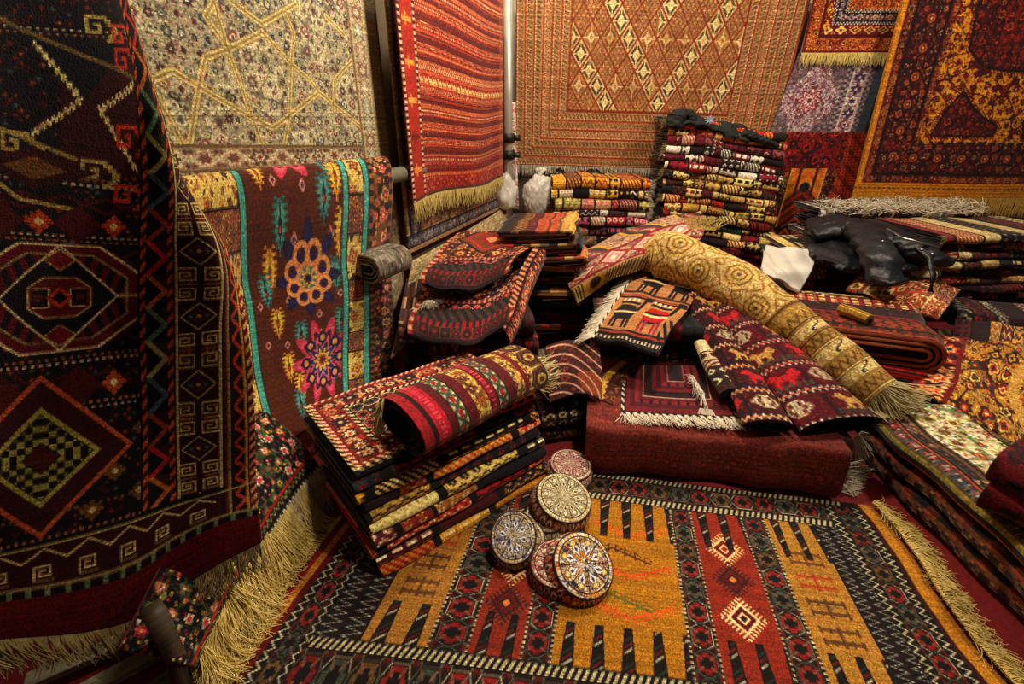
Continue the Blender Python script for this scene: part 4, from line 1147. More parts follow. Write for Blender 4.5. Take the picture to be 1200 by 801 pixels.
yarn(rt, P[60:, 0], 1300, .12, (.5, -.75, 0), 22, .0014, heap=.05)
yarn(rt, P[:40, 0], 300, .08, (.5, -.6, 0), 23, .0012, mat=FRINGE_WHITE)
yarn(KILIM, KP[:, -1], 1300, .092, (1, -.3, 0), 24, .0013, 'fringe', heap=.02)
yarn(KILIM, KP[:, 0], 300, .04, (-1, 0, 0), 25, .0012, 'fringe', heap=.014)

# ------------------------------------------------------------------ layered pile of folded rugs beside the kilim
A1 = 39.4
u1 = vec((math.cos(math.radians(A1)), math.sin(math.radians(A1)), 0)); f1 = vec((u1[1], -u1[0], 0))
P0 = vec((-.388, .985, 0)); LEN1 = .70; H1 = .034
layer_cols = [
 ('red flatweave edge and cream motifs', ['#a83018', '#b03a1c', '#141012', '#8e2a16'], ['#d8a070', '#15101a', '#c9b060']),
 ('black, cream checks', ['#17131a', '#1c2a2c', '#15101a', '#3a2024'], ['#c9b48a', '#3a5a5a', '#8e2a20']),
 ('one gold band', ['#b8801c', '#c08a24', '#1a1216', '#141014'], ['#15101a', '#d8b870', '#8a2a1c']),
 ('red-orange bands', ['#a8321a', '#b8461c', '#17121a', '#2a1a20'], ['#e0c890', '#4a1a20', '#c9a04a']),
 ('cream yellow bands', ['#c9ac5a', '#d0b468', '#17121a', '#b08a3a'], ['#8a2a20', '#141014', '#5a3a1c']),
 ('pale gold stripes', ['#b89a4a', '#c9ae60', '#6a1c18', '#17121a'], ['#a8321c', '#d8c890', '#2a1a1c']),
 ('plum and ochre motifs', ['#5a1a24', '#8a5a1c', '#17121a', '#7a2420'], ['#c9a04a', '#d8b88a', '#a8321c']),
 ('bright red stripes', ['#a0181c', '#8e1418', '#b02420', '#17121a'], ['#d8b070', '#17121a', '#c9903a']),
 ('wine red bands', ['#6a1218', '#8e1a1c', '#17121a', '#4a1014'], ['#d0b890', '#c9903a']),
 ('an ochre edge and red dots', ['#b07a1c', '#a87018', '#17121a', '#b8882a'], ['#8e1a18', '#17121a', '#d0b070'])]
rng = np.random.default_rng(5)
for i in range(10):
    d, cs, ac = layer_cols[i]; z = (9 - i) * H1
    c = P0 + u1 * LEN1 / 2 + u1 * rng.uniform(-.012, .012) - f1 * (.012 * (9 - i) + rng.uniform(-.006, .008)) + vec((0, 0, z))
    sg = segments(cs, 40 + i, .26, .026, ac); art = sg
    if i == 0:
        top = bordered(LEN1, .46, [(.012, rope('#c9b070', '#2a1418', .014)), (.016, rope('#d8b890', '#8e1a1c', .012)), (.075, rosettes('#7a2018', ['#a8321c #d8b070 #2a1a24', '#2a2430 #c9a87a #8e2a24', '#c07a4a #3a1a1c #d8c090'], .08, 8, '#c9a070')), (.014, rope('#d8c090', '#1c1418', .012)), (.05, hexes('#241418', '#c9a87a', ['#8e2a20', '#a85a2a', '#2c3440'], .06))], blooms('#6a2018', ['#a8421c #d0a868 #2a1a24', '#2a2430 #c09a6a #8e2a24'], '#2a1418', .07, 4))
        art = lambda x, y, sg=sg, top=top: np.where((y < .36)[:, None], sg(x, y), top(x, y - .36))
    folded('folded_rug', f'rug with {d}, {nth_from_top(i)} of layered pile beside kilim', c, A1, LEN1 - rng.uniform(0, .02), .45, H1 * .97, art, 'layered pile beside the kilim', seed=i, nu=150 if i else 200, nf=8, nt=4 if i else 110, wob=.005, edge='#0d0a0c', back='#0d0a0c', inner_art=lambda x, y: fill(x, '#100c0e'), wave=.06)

# the folded-over carpet lying on that pile
def toproll_art():
    cr = '#bfa45a'
    med = hexes('#b89c50', '#2a1618', ['#7a2a1c', '#a8481c', '#5a1c18'], .12, '#c9b060')
    fl = blooms('#b59a50', ['#7a2018 #2a1a24 #d0b060', '#3a2a30 #a8481c #8a6a2a'], '#6a4a20', .05, 3)
    st = [(0, .035, '#8e1420', None), (.035, .05, '#2a1016', 0), (.05, .095, '#a0182a', 1), (.095, .12, '#5a1018', None), (.12, .165, None, 2), (.165, .20, '#5e0f18', None), (.20, .25, None, 3), (.25, .285, '#6a1018', 1), (.285, .33, None, 2), (.33, .37, '#5a1016', None), (.37, .41, None, 3), (.41, .43, '#6a1018', None)]
    def f(x, y):
        out = fl(x, y)
        m = (x > .43); c = np.floor(x / .11) + np.floor(y / .1); u = (x / .11 - np.floor(x / .11) - .5) * 2; w = (y / .1 - np.floor(y / .1) - .5) * 2
        r = np.maximum(np.abs(u) * .9 + np.abs(w) * .45, np.abs(w) * .95)
        out[m & (r < .86)] = hx('#1c1218'); out[m & (r < .74)] = hx('#7a3a20'); out[m & (r < .6)] = hx('#2a161c'); k = m & (np.hypot(u, w) < .42); out[k] = hx('#a88a48'); k = m & (np.hypot(u, w) < .2); out[k] = hx('#5a1c18')
        for a, b, c, t in st:
            m = (x >= a) & (x < b)
            if c: out[m] = hx(c)
            if t == 1: k = m & (np.floor(y / .008) % 2 == 0) & (np.abs(x - (a + b) / 2) < .008); out[k] = hx('#c9485a')
            if t == 2:
                z = np.abs((x - a) / (b - a) - .5); out[m] = hx('#b0a478'); q = tri(y / .05); out[m & (np.abs(z * 2 - q) < .3)] = hx('#3a4a3a'); out[m & (z * 2 < .35) & (q > .5)] = hx('#8e2420'); out[m & (z > .42)] = hx('#2a1216')
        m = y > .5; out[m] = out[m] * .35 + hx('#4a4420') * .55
        return out
    return f
ax0, ax1 = vec((-0.338, 1.195, 0.42)), vec((0.038, 1.561, 0.43))
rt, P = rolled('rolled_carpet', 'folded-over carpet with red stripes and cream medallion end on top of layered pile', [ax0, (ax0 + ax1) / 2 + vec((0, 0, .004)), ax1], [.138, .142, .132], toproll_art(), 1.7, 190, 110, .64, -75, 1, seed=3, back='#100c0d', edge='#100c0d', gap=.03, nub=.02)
fringe(rt, P[60:88, 0], .06, unit((-.2, -.5, -.8)), (0, 0, 0), 60, FRINGE, .0018, 4, .4)
fringe(rt, P[5:40, -1], .06, unit(u1 + vec((0, 0, -.3))), (0, 0, 0), 80, FRINGE, .0018, 6, .4)

# ------------------------------------------------------------------ dark pile in the middle left (flap carpets over folded dark rugs)
darks = [['#1a0e12', '#3a1014', '#120c10', '#2a1418'], ['#14101a', '#4a1418', '#1c1216', '#301018'], ['#201014', '#120c12', '#54181a', '#1a1a20']]  # dark dyes stand in for the black shade under the flaps
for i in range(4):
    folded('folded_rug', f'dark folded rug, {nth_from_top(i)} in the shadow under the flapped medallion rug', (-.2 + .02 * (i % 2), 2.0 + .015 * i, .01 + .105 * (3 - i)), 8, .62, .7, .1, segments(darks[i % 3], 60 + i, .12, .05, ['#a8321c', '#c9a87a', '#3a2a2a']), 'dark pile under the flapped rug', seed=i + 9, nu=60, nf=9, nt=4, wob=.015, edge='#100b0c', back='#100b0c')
def flap_art(low):
    bands = [(.018, rope('#2a1014', '#14101a', .02)), (.05, boxes(['#6a1218', '#141018', '#3a1216', '#24241a'], '#8a2a1c', .045)), (.02, checks('#8e1420', '#2a0c12', .014, 1)), (.045, rope('#4a3026', '#1c1218', .02, 2)), (.03, rosettes('#1a1016', ['#b01a24 #c9a07a #2a1a20'], .05)), (.02, checks('#86141c', '#a8806a', .012, 1))]
    if low: fld = blooms('#2a1016', ['#8e1c1c #c9946a #141018', '#1c1a28 #a8502a #c9a07a', '#a8421c #d0a878 #2a1418'], '#6a2018', .06, 3)
    else: fld = blooms('#5a2c14', ['#8e2a1c #c98a4a #2a1a1c', '#a8481c #e0a868 #1c1a24', '#3a1c1c #b8603a #d0a070'], '#3a1812', .085, 5, True, .44)
    bs = across(bands, 'x')
    def f(x, y):
        out = fld(x, y); m = y < .183; out[m] = bs(x[m], y[m])
        if not low:
            m = (y > .2) & (y < .5); e = np.abs(x - .24) / .19 + np.abs(y - .42) / .2
            k = m & (e < 1); o = hx('#7a3a18'); out[k] = o + 0 * out[k]; k = m & (np.abs(e - .72) < .06); out[k] = hx('#a8281c'); k = m & (e < .35); out[k] = hx('#8e1c1c'); k = m & (e < .2); out[k] = hx('#c98a5a'); k = m & (np.abs(e - 1) < .05); out[k] = hx('#1c1218')
        m = (x < .02) | (x > .46); out[m] = rope('#8e1c1c', '#c9946a', .02)(y[m], x[m] * 0 + .5, y[m])
        return out
    return f
ctrl = [[(-0.45, 1.888, 0.408), (-0.194, 1.786, 0.415), (-0.008, 2.002, 0.425)], [(-0.461, 1.95, 0.43), (-0.197, 1.828, 0.435), (0.008, 2.06, 0.452)], [(-0.462, 2.154, 0.455), (-0.195, 2.049, 0.465), (0.025, 2.22, 0.475)], [(-0.448, 2.42, 0.5), (-0.189, 2.303, 0.505), (0.069, 2.495, 0.51)], [(-0.419, 2.721, 0.56), (-0.169, 2.663, 0.56), (0.141, 2.781, 0.56)]]
rt, P = hung('flapped_rug', 'dark rug with red boxed border and curled edge, lower flap on the dark pile', [0, .04, .14, .3, .5], [0, .24, .48], ctrl, 130, 130, flap_art(True), (0, -.5, 1), WOOL, back='#100c0e', edge='#3a3230', thick=.014, wob=.006)
fringe(rt, [(-0.412, 2.135, 0.475), (-0.318, 2.159, 0.475)], .07, unit((0, -.8, -.5)), (0, 0, .2), 60, FRINGE_WHITE, .0018, 8, .6)
ctrl = [[(-0.434, 2.197, 0.535), (-0.21, 2.079, 0.545), (-0.025, 2.299, 0.555)], [(-0.443, 2.262, 0.562), (-0.207, 2.147, 0.572), (-0.009, 2.358, 0.582)], [(-0.425, 2.395, 0.585), (-0.17, 2.327, 0.595), (0.027, 2.454, 0.605)], [(-0.376, 2.615, 0.625), (-0.131, 2.593, 0.635), (0.151, 2.633, 0.635)], [(-0.322, 2.781, 0.66), (-0.075, 2.805, 0.665), (0.195, 2.736, 0.66)]]
hung('flapped_rug', 'rug with orange-brown medallion field and black curled front edge topping the dark pile', [0, .04, .13, .34, .52], [0, .24, .48], ctrl, 130, 130, flap_art(False), (0, -.5, 1), WOOL, back='#100c0e', edge='#15110f', thick=.014, wob=.006)
ctrl = [[(0.152, 2.65, 0.65), (0.186, 2.577, 0.62), (0.187, 2.571, 0.56)], [(0.051, 2.331, 0.585), (0.101, 2.276, 0.54), (0.094, 2.263, 0.46)], [(0, 2.149, 0.5), (0.048, 2.07, 0.44), (0.032, 2.065, 0.36)], [(-0.054, 1.974, 0.42), (-0.008, 1.94, 0.36), (-0.031, 1.955, 0.28)]]
hung('draped_strip', 'long maroon and tan border strip hanging over the right side of the dark pile', [0, .25, .5, .75], [0, .08, .18], ctrl, 110, 36, lambda x, y: across([(.03, rope('#c9946a', '#5a1418', .02)), (.09, rosettes('#2a1218', ['#a8321c #d8a878 #1c1420', '#8e1c1c #c98a5a #2a1a1c'], .07, 6, '#b8784a')), (.06, boxes(['#7a1418', '#c98a5a', '#1c1420', '#a8401c'], '#c9a07a', .06))], 'x')(y, x), (1, -.5, .3), WOOL, back='#1c1214')

# ------------------------------------------------------------------ folded stack right behind (fold ends to the right)
cols3 = [['#a8502a', '#c98a3a', '#2a1a1c', '#8e1c1c'], ['#8e1a1c', '#c9a050', '#17131a', '#3a5a3a'], ['#b8703a', '#7a1c1c', '#d0b070', '#1a1418'], ['#9a8a5a', '#6a5a3a', '#2a2420', '#b0a070'], ['#8e2a1c', '#a85a30', '#1c1218', '#c08a50'], ['#b07a4a', '#8e3a20', '#2a1418', '#c99a60'], ['#17131a', '#8a7a5a', '#3a1418', '#6a2a20'], ['#7a1a1c', '#2a1218', '#a8503a', '#c0a070'], ['#a8481c', '#3a1418', '#c99a5a', '#7a1c1c'], ['#4a1418', '#17131a', '#8e3a2a', '#a88a5a']]
nm3 = ['orange-edged', 'red and green', 'tan and red', 'olive grey', 'rust', 'tan', 'black and grey', 'dark red', 'orange', 'darkest']
swap = lambda fn: (lambda x, y: fn(y, x))
for i in range(10):
    z = .05 + (9 - i) * .068; off = [0, .01, .03, .02, .06, .09, .05, .08, .05, .04][i]
    folded('folded_rug', f'{nm3[i]} folded rug, fold to the right, {nth_from_top(i)} behind dark pile', (.40 + off - .02 * (i == 0), 2.80, z), 84 + 4 * (i % 3 - 1), .55, .42, .064, swap(segments(cols3[i], 80 + i, .07, .04, ['#c9a868', '#17131a', '#a8281c', '#3a4a6a'])), 'folded rugs behind the dark pile', seed=i + 30, nu=46, nf=12, nt=26 if i == 0 else 8, pitch=-.06 if i < 3 else 0.0, edge=None, back='#6a4a30', wob=.008, thick=.012)

# ------------------------------------------------------------------ short stack against the back wall
c4 = [('orange and yellow dotted', ['#c07a1c', '#c98a24', '#d09a2c', '#2a1a1c'], ['#7a1c1c', '#2a2440', '#e0c070']), ('yellow combed and black patterned', ['#c9981c', '#d0a42c', '#17131a', '#b8b09a'], ['#17131a', '#d8d0c0']), ('green and pink diamond', ['#8f8a4a', '#b8705a', '#a89a58', '#c07a6a'], ['#8e2a24', '#2a2430', '#d0b080']), ('thin black and white', ['#1c181c', '#c0b8a0', '#2a2a30'], ['#d0c8b0', '#8e1c1c']), ('pink and red', ['#a8243a', '#c0607a', '#8a6a4a', '#b8506a'], ['#d8c0a8', '#17131a']), ('green hexagon', ['#3a5a38', '#4a6a40', '#8a8a4a', '#2a2a24'], ['#b8506a', '#d0b070', '#17131a']), ('dark blue', ['#1c1c2c', '#2a1a2a', '#3a2430', '#17131a'], ['#a8502a', '#c0a070']), ('maroon', ['#4a1418', '#2a1014', '#6a1c1c'], ['#c09a60']), ('dark brown', ['#2a1810', '#3a2014', '#1c1210'], ['#a87a4a'])]
for i, (d, cs, ac) in enumerate(c4):
    h = [.085, .075, .095, .05, .075, .095, .09, .09, .09][i]; z = .81 - sum([.085, .075, .095, .05, .075, .095, .09, .09, .09][:i + 1])
    folded('folded_rug', f'{d} rug, {nth_from_top(i)} of short stack by back wall', (.72 + [.0, -.01, .01, 0, .01, 0, 0, 0, 0][i], 4.0 + .01 * (i % 2), z + .02), -1, .78, .55, h * .98, segments(cs, 120 + i, .11, h * .8, ac), 'short stack by the back wall', seed=i + 50, nu=120 if i < 6 else 40, nf=14, nt=6, roll=-.01, wob=.01, sag=.01, wave=.08, fr=('b',) if i < 4 else None)

# ------------------------------------------------------------------ tall stack against the back wall
CR, BK, MRn, WH, RD = '#d4ba78', '#241c1c', '#661824', '#d8ccb8', '#a01c1c'
c5 = [('bright red', [RD, '#b02a1c', '#8e1418', BK], ['#d08a30', BK]), ('cream yellow to salmon', [CR, '#c99a48', '#b8644a', '#c07a5a'], [BK, '#8e2a1c', '#d8c080']), ('maroon and pink', [MRn, '#6a1c2a', '#8a4a4a'], ['#c9a888', BK]), ('black and white banded', [BK, WH, MRn, BK], [WH, BK]), ('maroon and white', [MRn, WH, BK, '#6a1824'], [BK, WH]), ('white and wine red', [WH, '#7a1428', '#8e1c2c', '#d0c4b0'], ['#3a1420', WH]), ('cream and black chevron', [CR, CR, '#b89a58', BK], [BK, '#6a4a2a']), ('tan and black', ['#c0a05a', CR, BK, '#b08a5a'], [BK, '#5a2a1c']), ('cream scrolled', [CR, '#c9b070', '#b89858', BK], [BK, '#7a2a1c']), ('cream with red tents', [CR, '#c9ac68', BK, '#a8321c'], ['#8e1c1c', BK]), ('yellow cream', [CR, '#cfae60', '#b08a40', CR], [BK, '#6a2a1c', '#2f5a48']), ('striped cream', ['#cbb278', '#b8985c', CR, '#8e1c1c'], [BK, '#7a5a3a']), ('cream with green blocks', [CR, '#2f5a48', '#c9ac68', CR], ['#2f5a48', BK]), ('cream with black figures', [CR, '#c9ac68', '#c0a060', '#8e1c1c'], [BK, '#2f5a48']), ('green dotted', ['#35584a', CR, BK, '#7a1c24'], [CR, BK]), ('dark maroon', ['#4a1018', MRn, '#6a1820', BK], ['#c9a888', '#8e1c1c'])]
rng = np.random.default_rng(8)
z = 1.175
for i, (d, cs, ac) in enumerate(c5):
    h = .063; z -= h
    folded('folded_rug', f'{d} rug, {nth_from_top(i)} of tall stack by back wall', (1.66 + .004 * i + rng.uniform(-.02, .02), 4.02 + rng.uniform(-.015, .01), z + .05), -3, .93 + rng.uniform(-.03, .03), .5, h * .98, segments(cs, 160 + i, .10, h * .8, ac), 'tall stack by the back wall', seed=i + 70, nu=150, nf=13, nt=5, roll=-.13, wob=.016, sag=.012, wave=.12, fr=('a',) if i % 3 == 0 else ('b',) if i in (5, 6) else None, fr_mat=FRINGE_DULL)

# ------------------------------------------------------------------ carpets on the back wall
def brown_art():
    def bandset(k):
        c = [('#9c6246', '#6e4830', '#80703c'), ('#8e7046', '#54341f', '#a07450'), ('#a06a4c', '#6a5832', '#5a3422'), ('#8a6c42', '#7a4430', '#b0906a')][k % 4]
        def f(s, t, v):
            out = fill(s, c[0]); q = s / .034 + t * .9; z = q - np.floor(q)
            m = (t > .2) & (t < .8); out[m] = hx(['#94744e', '#a07e58'][k % 2])
            m = (t > .25) & (t < .75) & (np.abs(z - .5) < .28) ; out[m] = hx(c[1])
            m = (t > .35) & (t < .65) & (np.abs(z - .5) < .12); out[m] = hx(c[2])
            m = (t < .1) | (t > .92); out[m] = hx('#7a3a24')
            m = (np.abs(t - .15) < .04) ; out[m & (np.floor(s / .012) % 2 == 0)] = hx('#c9a070')
            return out
        return f
    lat = lattice(.155, .235, ['#98643c #8c7044 #b89a68', '#8a5432 #a08050 #7c3c28', '#a0734a #805634 #bca478', '#906e42 #744028 #a88c5c'], '#743824', .05, 3)
    hi = lattice(.155, .235, ['#b8a478 #4a3828 #c4b080', '#b09868 #54402c #bca878'], '#7a3420', .06, 5)
    mini = lattice(.0388, .0588, ['#98643f #8a6e42 #a88456', '#8e5638 #98744a #80643a'], '#7a4630', .1, 8)
    def f(x, z):
        # x 0..2.32 (left to right), z height
        d = np.minimum(np.minimum(x, 2.32 - x) , (z - .885))
        out = fill(x, '#a5623c'); side = (np.minimum(x, 2.32 - x) <= (z - .885)); s = np.where(side, z, x)
        w = .0745
        for k in range(6):
            m = (d >= k * w) & (d < (k + 1) * w); out[m] = bandset(k)(s[m], np.clip((d[m] - k * w) / w, 0, .999), d[m])
        m = d < 0; out[m] = hx('#8a4a2c')
        m = d >= 6 * w
        a = np.floor((x[m] - 1.16) / .155 + z[m] / .235); b = np.floor((x[m] - 1.16) / .155 - z[m] / .235)
        o = lat(x[m] - 1.16, z[m]); o2 = hi(x[m] - 1.16, z[m]); o3 = mini(x[m], z[m])
        dd = np.maximum(np.abs((x[m] - 1.16) / .155 + z[m] / .235 - a - .5), np.abs((x[m] - 1.16) / .155 - z[m] / .235 - b - .5))
        xm_ = x[m] - 1.16; k = (((b.astype(int)) % 3 == 0) & (xm_ > 0)) | (((a.astype(int)) % 3 == 0) & (xm_ <= 0)); o[k] = o2[k]
        k2 = ((a.astype(int) + b.astype(int) * 2) % 3 != 1) & ~k & (dd < .44); o[k2] = o3[k2]
        out[m] = o
        m = (d >= 6 * w) & (d < 6 * w + .012); out[m] = hx('#7a3018')
        return out
    return f
xs_ = np.linspace(0, 2.34, 300); zs_ = np.linspace(2.2, .885, 200)
gx, gz = np.meshgrid(xs_, zs_)
P = np.stack([gx + .034 - .05 * (2.1 - gz) * (gx / 2.3), 4.6 + .012 * np.sin(gx * 5) * (2.2 - gz), gz + 0 * gx - .03 * gx / 1.2 * (gz < 3)], -1)
rt = root('hanging_carpet', tuple(P[-1, 150]), 'large salmon-brown carpet with diamond lattice field hanging on the back wall', 'carpet')
sheet(P, dye(brown_art(), xs_, zs_), (0, -1, 0), FLAT, .008, rt, split=(0, 132, 57, 241), back='#6a4428')
fringe(rt, P[-1], .09, (0, 0, -1), (0, -.03, 0), 420, FRINGE_WHITE, .0028, 31, .1)

def purple_art():
    sp = blooms('#b8a4a0', ['#5a2434 #c8b8b4 #7a3a44', '#3a3444 #b8a8a8 #7a2a34'], '#6a4a5a', .045, 2, True, .44)
    bg = blooms('#5c4a4e', ['#8a7a80 #3a2c34 #94484e', '#7a6a74 #b8a4a0 #4a3840'], '#887a7e', .04, 3)
    bd = rosettes('#c0a8a0', ['#7a2a34 #d8c8c0 #3a2c44', '#4a3a5a #c8a8a0 #8a2a34'], .09, 6, '#6a4a54')
    def f(x, z):
        out = bg(x, z)
        e = np.abs(x - .22) / .25 + np.abs(z - 1.40) / .33 * (1 + .1 * np.cos(np.arctan2(z - 1.4, x - .22) * 8))
        m = e < 1; out[m] = sp(x[m], z[m]); flower(out, x, z, .22, 1.40, .11, ['#7a2434', '#c8a8a0', '#8a3444', '#d0b8b0', '#5a2434'], 8, .2)
        m = (x > .50) & (x < .63); out[m] = bd(z[m], (x[m] - .5) / .13, z[m])
        m = (x > .45) & (x < .5); out[m] = checks('#4a3c44', '#968a8a', .02, 2)(z[m], (x[m] - .45) / .05, z[m])
        m = (x > .63) & (x < .67); out[m] = checks('#5a4a60', '#a8989c', .02, 2)(z[m], (x[m] - .63) / .04, z[m])
        m = x > .68; out[m] = hx('#46545f')
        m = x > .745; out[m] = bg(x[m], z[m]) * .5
        return out
    return f
X_ = np.linspace(0, .98, 130); Z2 = np.linspace(1.75, 1.06, 90)
gx, gz = np.meshgrid(X_, Z2)
P = np.stack([2.36 + gx - .12 * (1.75 - gz) / .7 * (1 - gx), 4.56 + 0 * gx, gz], -1)
rt = root('hanging_rug', tuple(P[-1, 60]), 'mauve rug with pale speckled medallion on the back wall below the red fringed rug', 'rug')
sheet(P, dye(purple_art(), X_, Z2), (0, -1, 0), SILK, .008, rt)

def redgold_art():
    fl = blooms('#a85a1c', ['#5a1418 #d8983a #2a1a24', '#8e1c1c #e0a850 #2a2430'], '#7a2a14', .05, 5)
    fl2 = rosettes('#6a1018', ['#d0a050 #2a1a24 #c98a3a', '#b8901c #7a1418 #e0c070'], .11, 4)
    inn = rosettes('#17131c', ['#b0a8a0 #8e2a24 #2a2430', '#c0703a #d0c0a8 #2a2430'], .06, 6, '#8a8a90')
    def f(x, z):
        out = fill(x, '#8e1c14'); d = np.minimum(x, z - 1.745)
        for a, b, fn in ((0, .015, stripes('#6a1014', 1)), (.015, .105, lambda s, t, v: fl(s, v)), (.105, .12, stripes('#4a0e12', 1)), (.12, .19, fl2), (.19, .21, checks('#c0b0a0', '#17131c', .012, 2)), (.21, .27, inn), (.27, .29, checks('#17131c', '#b8a890', .012, 2)), (.29, .36, lambda s, t, v: fl(s, v))):
            m = (d >= a) & (d < b); s = np.where(x <= z - 1.745, z, x); out[m] = fn(s[m], np.clip((d[m] - a) / (b - a), 0, .999), d[m])
        return out
    return f
X_ = np.linspace(0, .71, 110); Z2 = np.linspace(2.2, 1.745, 80)
gx, gz = np.meshgrid(X_, Z2)
P = np.stack([2.33 + gx + .02, 4.5 + .008 * np.sin(gx * 9), gz + 0 * gx], -1)
rt = root('hanging_rug', tuple(P[-1, 50]), 'small red and gold bordered rug with cream fringe at the top of the back wall', 'rug')
sheet(P, dye(redgold_art(), X_, Z2), (0, -1, 0), WOOL, .008, rt)
fringe(rt, P[-1], .09, (0, 0, -1), (0, -.06, 0), 220, FRINGE_YEL, .003, 33, .15)

def redor_art():
    dots = bitmap(['#..#..', '......', '.#..#.', '......'], {'#': '#2a1014'}, .011)
    fl = blooms('#7a1418', ['#17131c #a82a1c #3a1418', '#2a1a24 #b8481c #5a1014'], '#3a0e14', .11, 5)
    def f(x, z):
        out = fill(x, '#a83a12'); dots(x + z * .9, z, out, True, True)
        band = np.floor((x + z * 1.3) / .05) % 3; m = (band == 0); out[m] = out[m] * .72
        u = np.abs(x - .36)
        m = (u < .25); out[m] = hx('#1a0e14')
        q = blooms('#1a0e14', ['#8e2a14 #c0702a #2a1a1c', '#4a4a2a #a83a1c #17131c'], '#5a2a18', .07, 4)(x, z); out[m] = q[m]
        m = (z > .84) & (u < .28 - (z - .84) * .1); out[m] = fl(x[m], z[m])
        v = z + u * .9
        m = (u < .15) & (v > .42) & (z < .86) & (v < 1.05); out[m] = hx('#c8781c')
        k = m & (np.floor(v / .05) % 2 == 0) & (z > .6); out[k] = hx('#b8601a')
        k = (u < .15) & (v > .42) & (v < .72) ; c = pal('#8e2a14', '#5a3418', '#a83a18', '#3a2418')[(np.floor(v / .04).astype(np.int64)) % 4]; out[k] = c[k]
        k = m & (np.abs(u - .07) < .012) & (z > .62); out[k] = hx('#4a2014'); k = m & (np.hypot(x - .36, z - .7) < .045); out[k] = hx('#24242a')
        m = (np.abs(u - .15) < .006) & (z < .86) & (v > .42); out[m] = hx('#d89a4a')
        m = (z < .34); out[m] = boxes(['#7a1c14', '#a83a14', '#2a1014', '#b85a1c'], '#17100f', .12)(x[m], np.clip((z[m] - .2) / .14, 0, .999), z[m])
        m = (z < .45) & (z >= .34) & (u > .2); out[m] = hexes('#8e2a14', '#1a0e10', ['#c0601c', '#2a1414'], .1)(x[m], np.clip((z[m] - .34) / .11, 0, .999), z[m])
        m = z < .215; out[m] = hx('#8e1c18')
        return out
    return f
X_ = np.linspace(-.05, .86, 150); Z2 = np.linspace(1.155, .16, 160)
gx, gz = np.meshgrid(X_, Z2)
P = np.stack([2.25 + gx + .05 * (gz - .2), 4.5 + .01 * np.sin(gx * 7 + gz * 2), gz], -1)
rt = root('hanging_rug', tuple(P[-1, 60]), 'orange and red rug with pointed niche low on back wall beside the tall stack', 'rug')
sheet(P, dye(redor_art(), X_, Z2), (0, -1, 0), WOOL, .008, rt, edge='#c98a4a')

def bigred_art():
    bgd = blooms('#2c1016', ['#6a181a #94502e #241620', '#501216 #9a6a3a #741a1a', '#742218 #24162a #a8783e', '#1e1a26 #7a1a1a #8e5a30'], '#561616', .078, 4, True, .44)
    gold = blooms('#c08420', ['#3a1018 #8e2a1c #c9903a', '#5a1418 #2a1a24 #a83a1c', '#2c1420 #a8501c #5a1418'], '#4a1418', .085, 9, True, .36)
    dk = blooms('#3a1014', ['#7a1a18 #17131c #a8502a', '#1c141c #6a1418 #8e3a24'], '#5a1418', .08, 3)
    ro = lambda p, sd: rosettes('#4a1016', ['#74241a #a06c38 #241620', '#1e1a26 #8a3c1a #a06c38', '#862a1a #24101c #a87c48'], p, 8, '#8a4a24')
    fld_d = lambda x, y: None
    def f(x, z):
        out = bgd(x, z); d = np.minimum(x, z - .72)
        s = np.where(x <= z - .72, z, x)
        for a, b, fn in ((.05, .12, ro(.075, 1)), (.12, .135, stripes('#17100f', 1)), (.135, .36, None), (.36, .375, stripes('#17100f', 1)), (.375, .45, ro(.07, 2))):
            m = (d >= a) & (d < b)
            if fn: out[m] = fn(s[m], np.clip((d[m] - a) / (b - a), 0, .999), d[m])
        u = np.abs((s + .06) % .19 - .095); w = np.abs(d - .25); m = (d > .14) & (d < .36); r = np.hypot(u, w) * 1.35 
        k = m & (r < .062); out[k] = hx('#17101a'); k = m & (r < .05); out[k] = hx('#7a241a'); k = m & (r < .036); out[k] = hx('#a86a38'); k = m & (r < .026); out[k] = hx('#5a1418'); k = m & (r < .012); out[k] = hx('#b88a50')
        z0, x0 = z - 1.2, x - .62
        ser = .012 * np.sign(np.sin(z * 150))
        m = (x - .02 * (z - 1.1) > .40 + .03 * tri(z / .09)) & (z > 1.075 + .025 * tri(x / .08)); out[m] = gold(x[m], z[m])
        # dark medallions
        for poly in ([(.50, 1.14), (.52, 1.2), (.57, 1.34), (.65, 1.46), (.74, 1.36), (.86, 1.28), (1.0, 1.21), (.98, 1.14)], [(.56, 2.3), (.57, 1.95), (.60, 1.74), (.74, 1.63), (.9, 1.60), (1.3, 1.60), (1.6, 1.66), (1.6, 2.3)], [(1.25, 1.13), (1.2, 1.25), (1.5, 1.45), (1.6, 1.13)]):
            pp = [(a, b) for a, b in poly]; d2 = segdist(x, z, pp + [pp[0]]); ins = inside(x, z, pp)
            k = (d2 < .028) & (np.floor((x + z) / .012) % 2 == 0); out[k & ~ins] = hx('#5a1418')
            out[ins] = dk(x[ins], z[ins]); out[(d2 < .008)] = hx('#1c1014'); 
        m = (x > .8) & (z > 1.68); e = (np.floor((x + z) / .07) + np.floor((x - z) / .07)) % 2 == 0; out[m & e] = out[m & e] * .6 + hx('#a8321c') * .4
        m = x < .05; out[m] = hx('#c0801c'); m = x < .012; out[m] = hx('#8a5a18')
        m = z < .775; out[m] = hx('#b87818'); m = (z < .735) & (z > .727); out[m] = checks('#17100f', '#b87818', .02, 1)(x[m], z[m] * 0, z[m])
        return out
    return f
X_ = np.linspace(0, 1.75, 230); Z2 = np.linspace(2.12, .665, 220)
gx, gz = np.meshgrid(X_, Z2)
P = np.stack([2.84 + gx + .045 * (2.04 - gz), 4.2 + .015 * np.sin(gx * 4 + 1) * (2.1 - gz), gz - .01 * gx], -1)
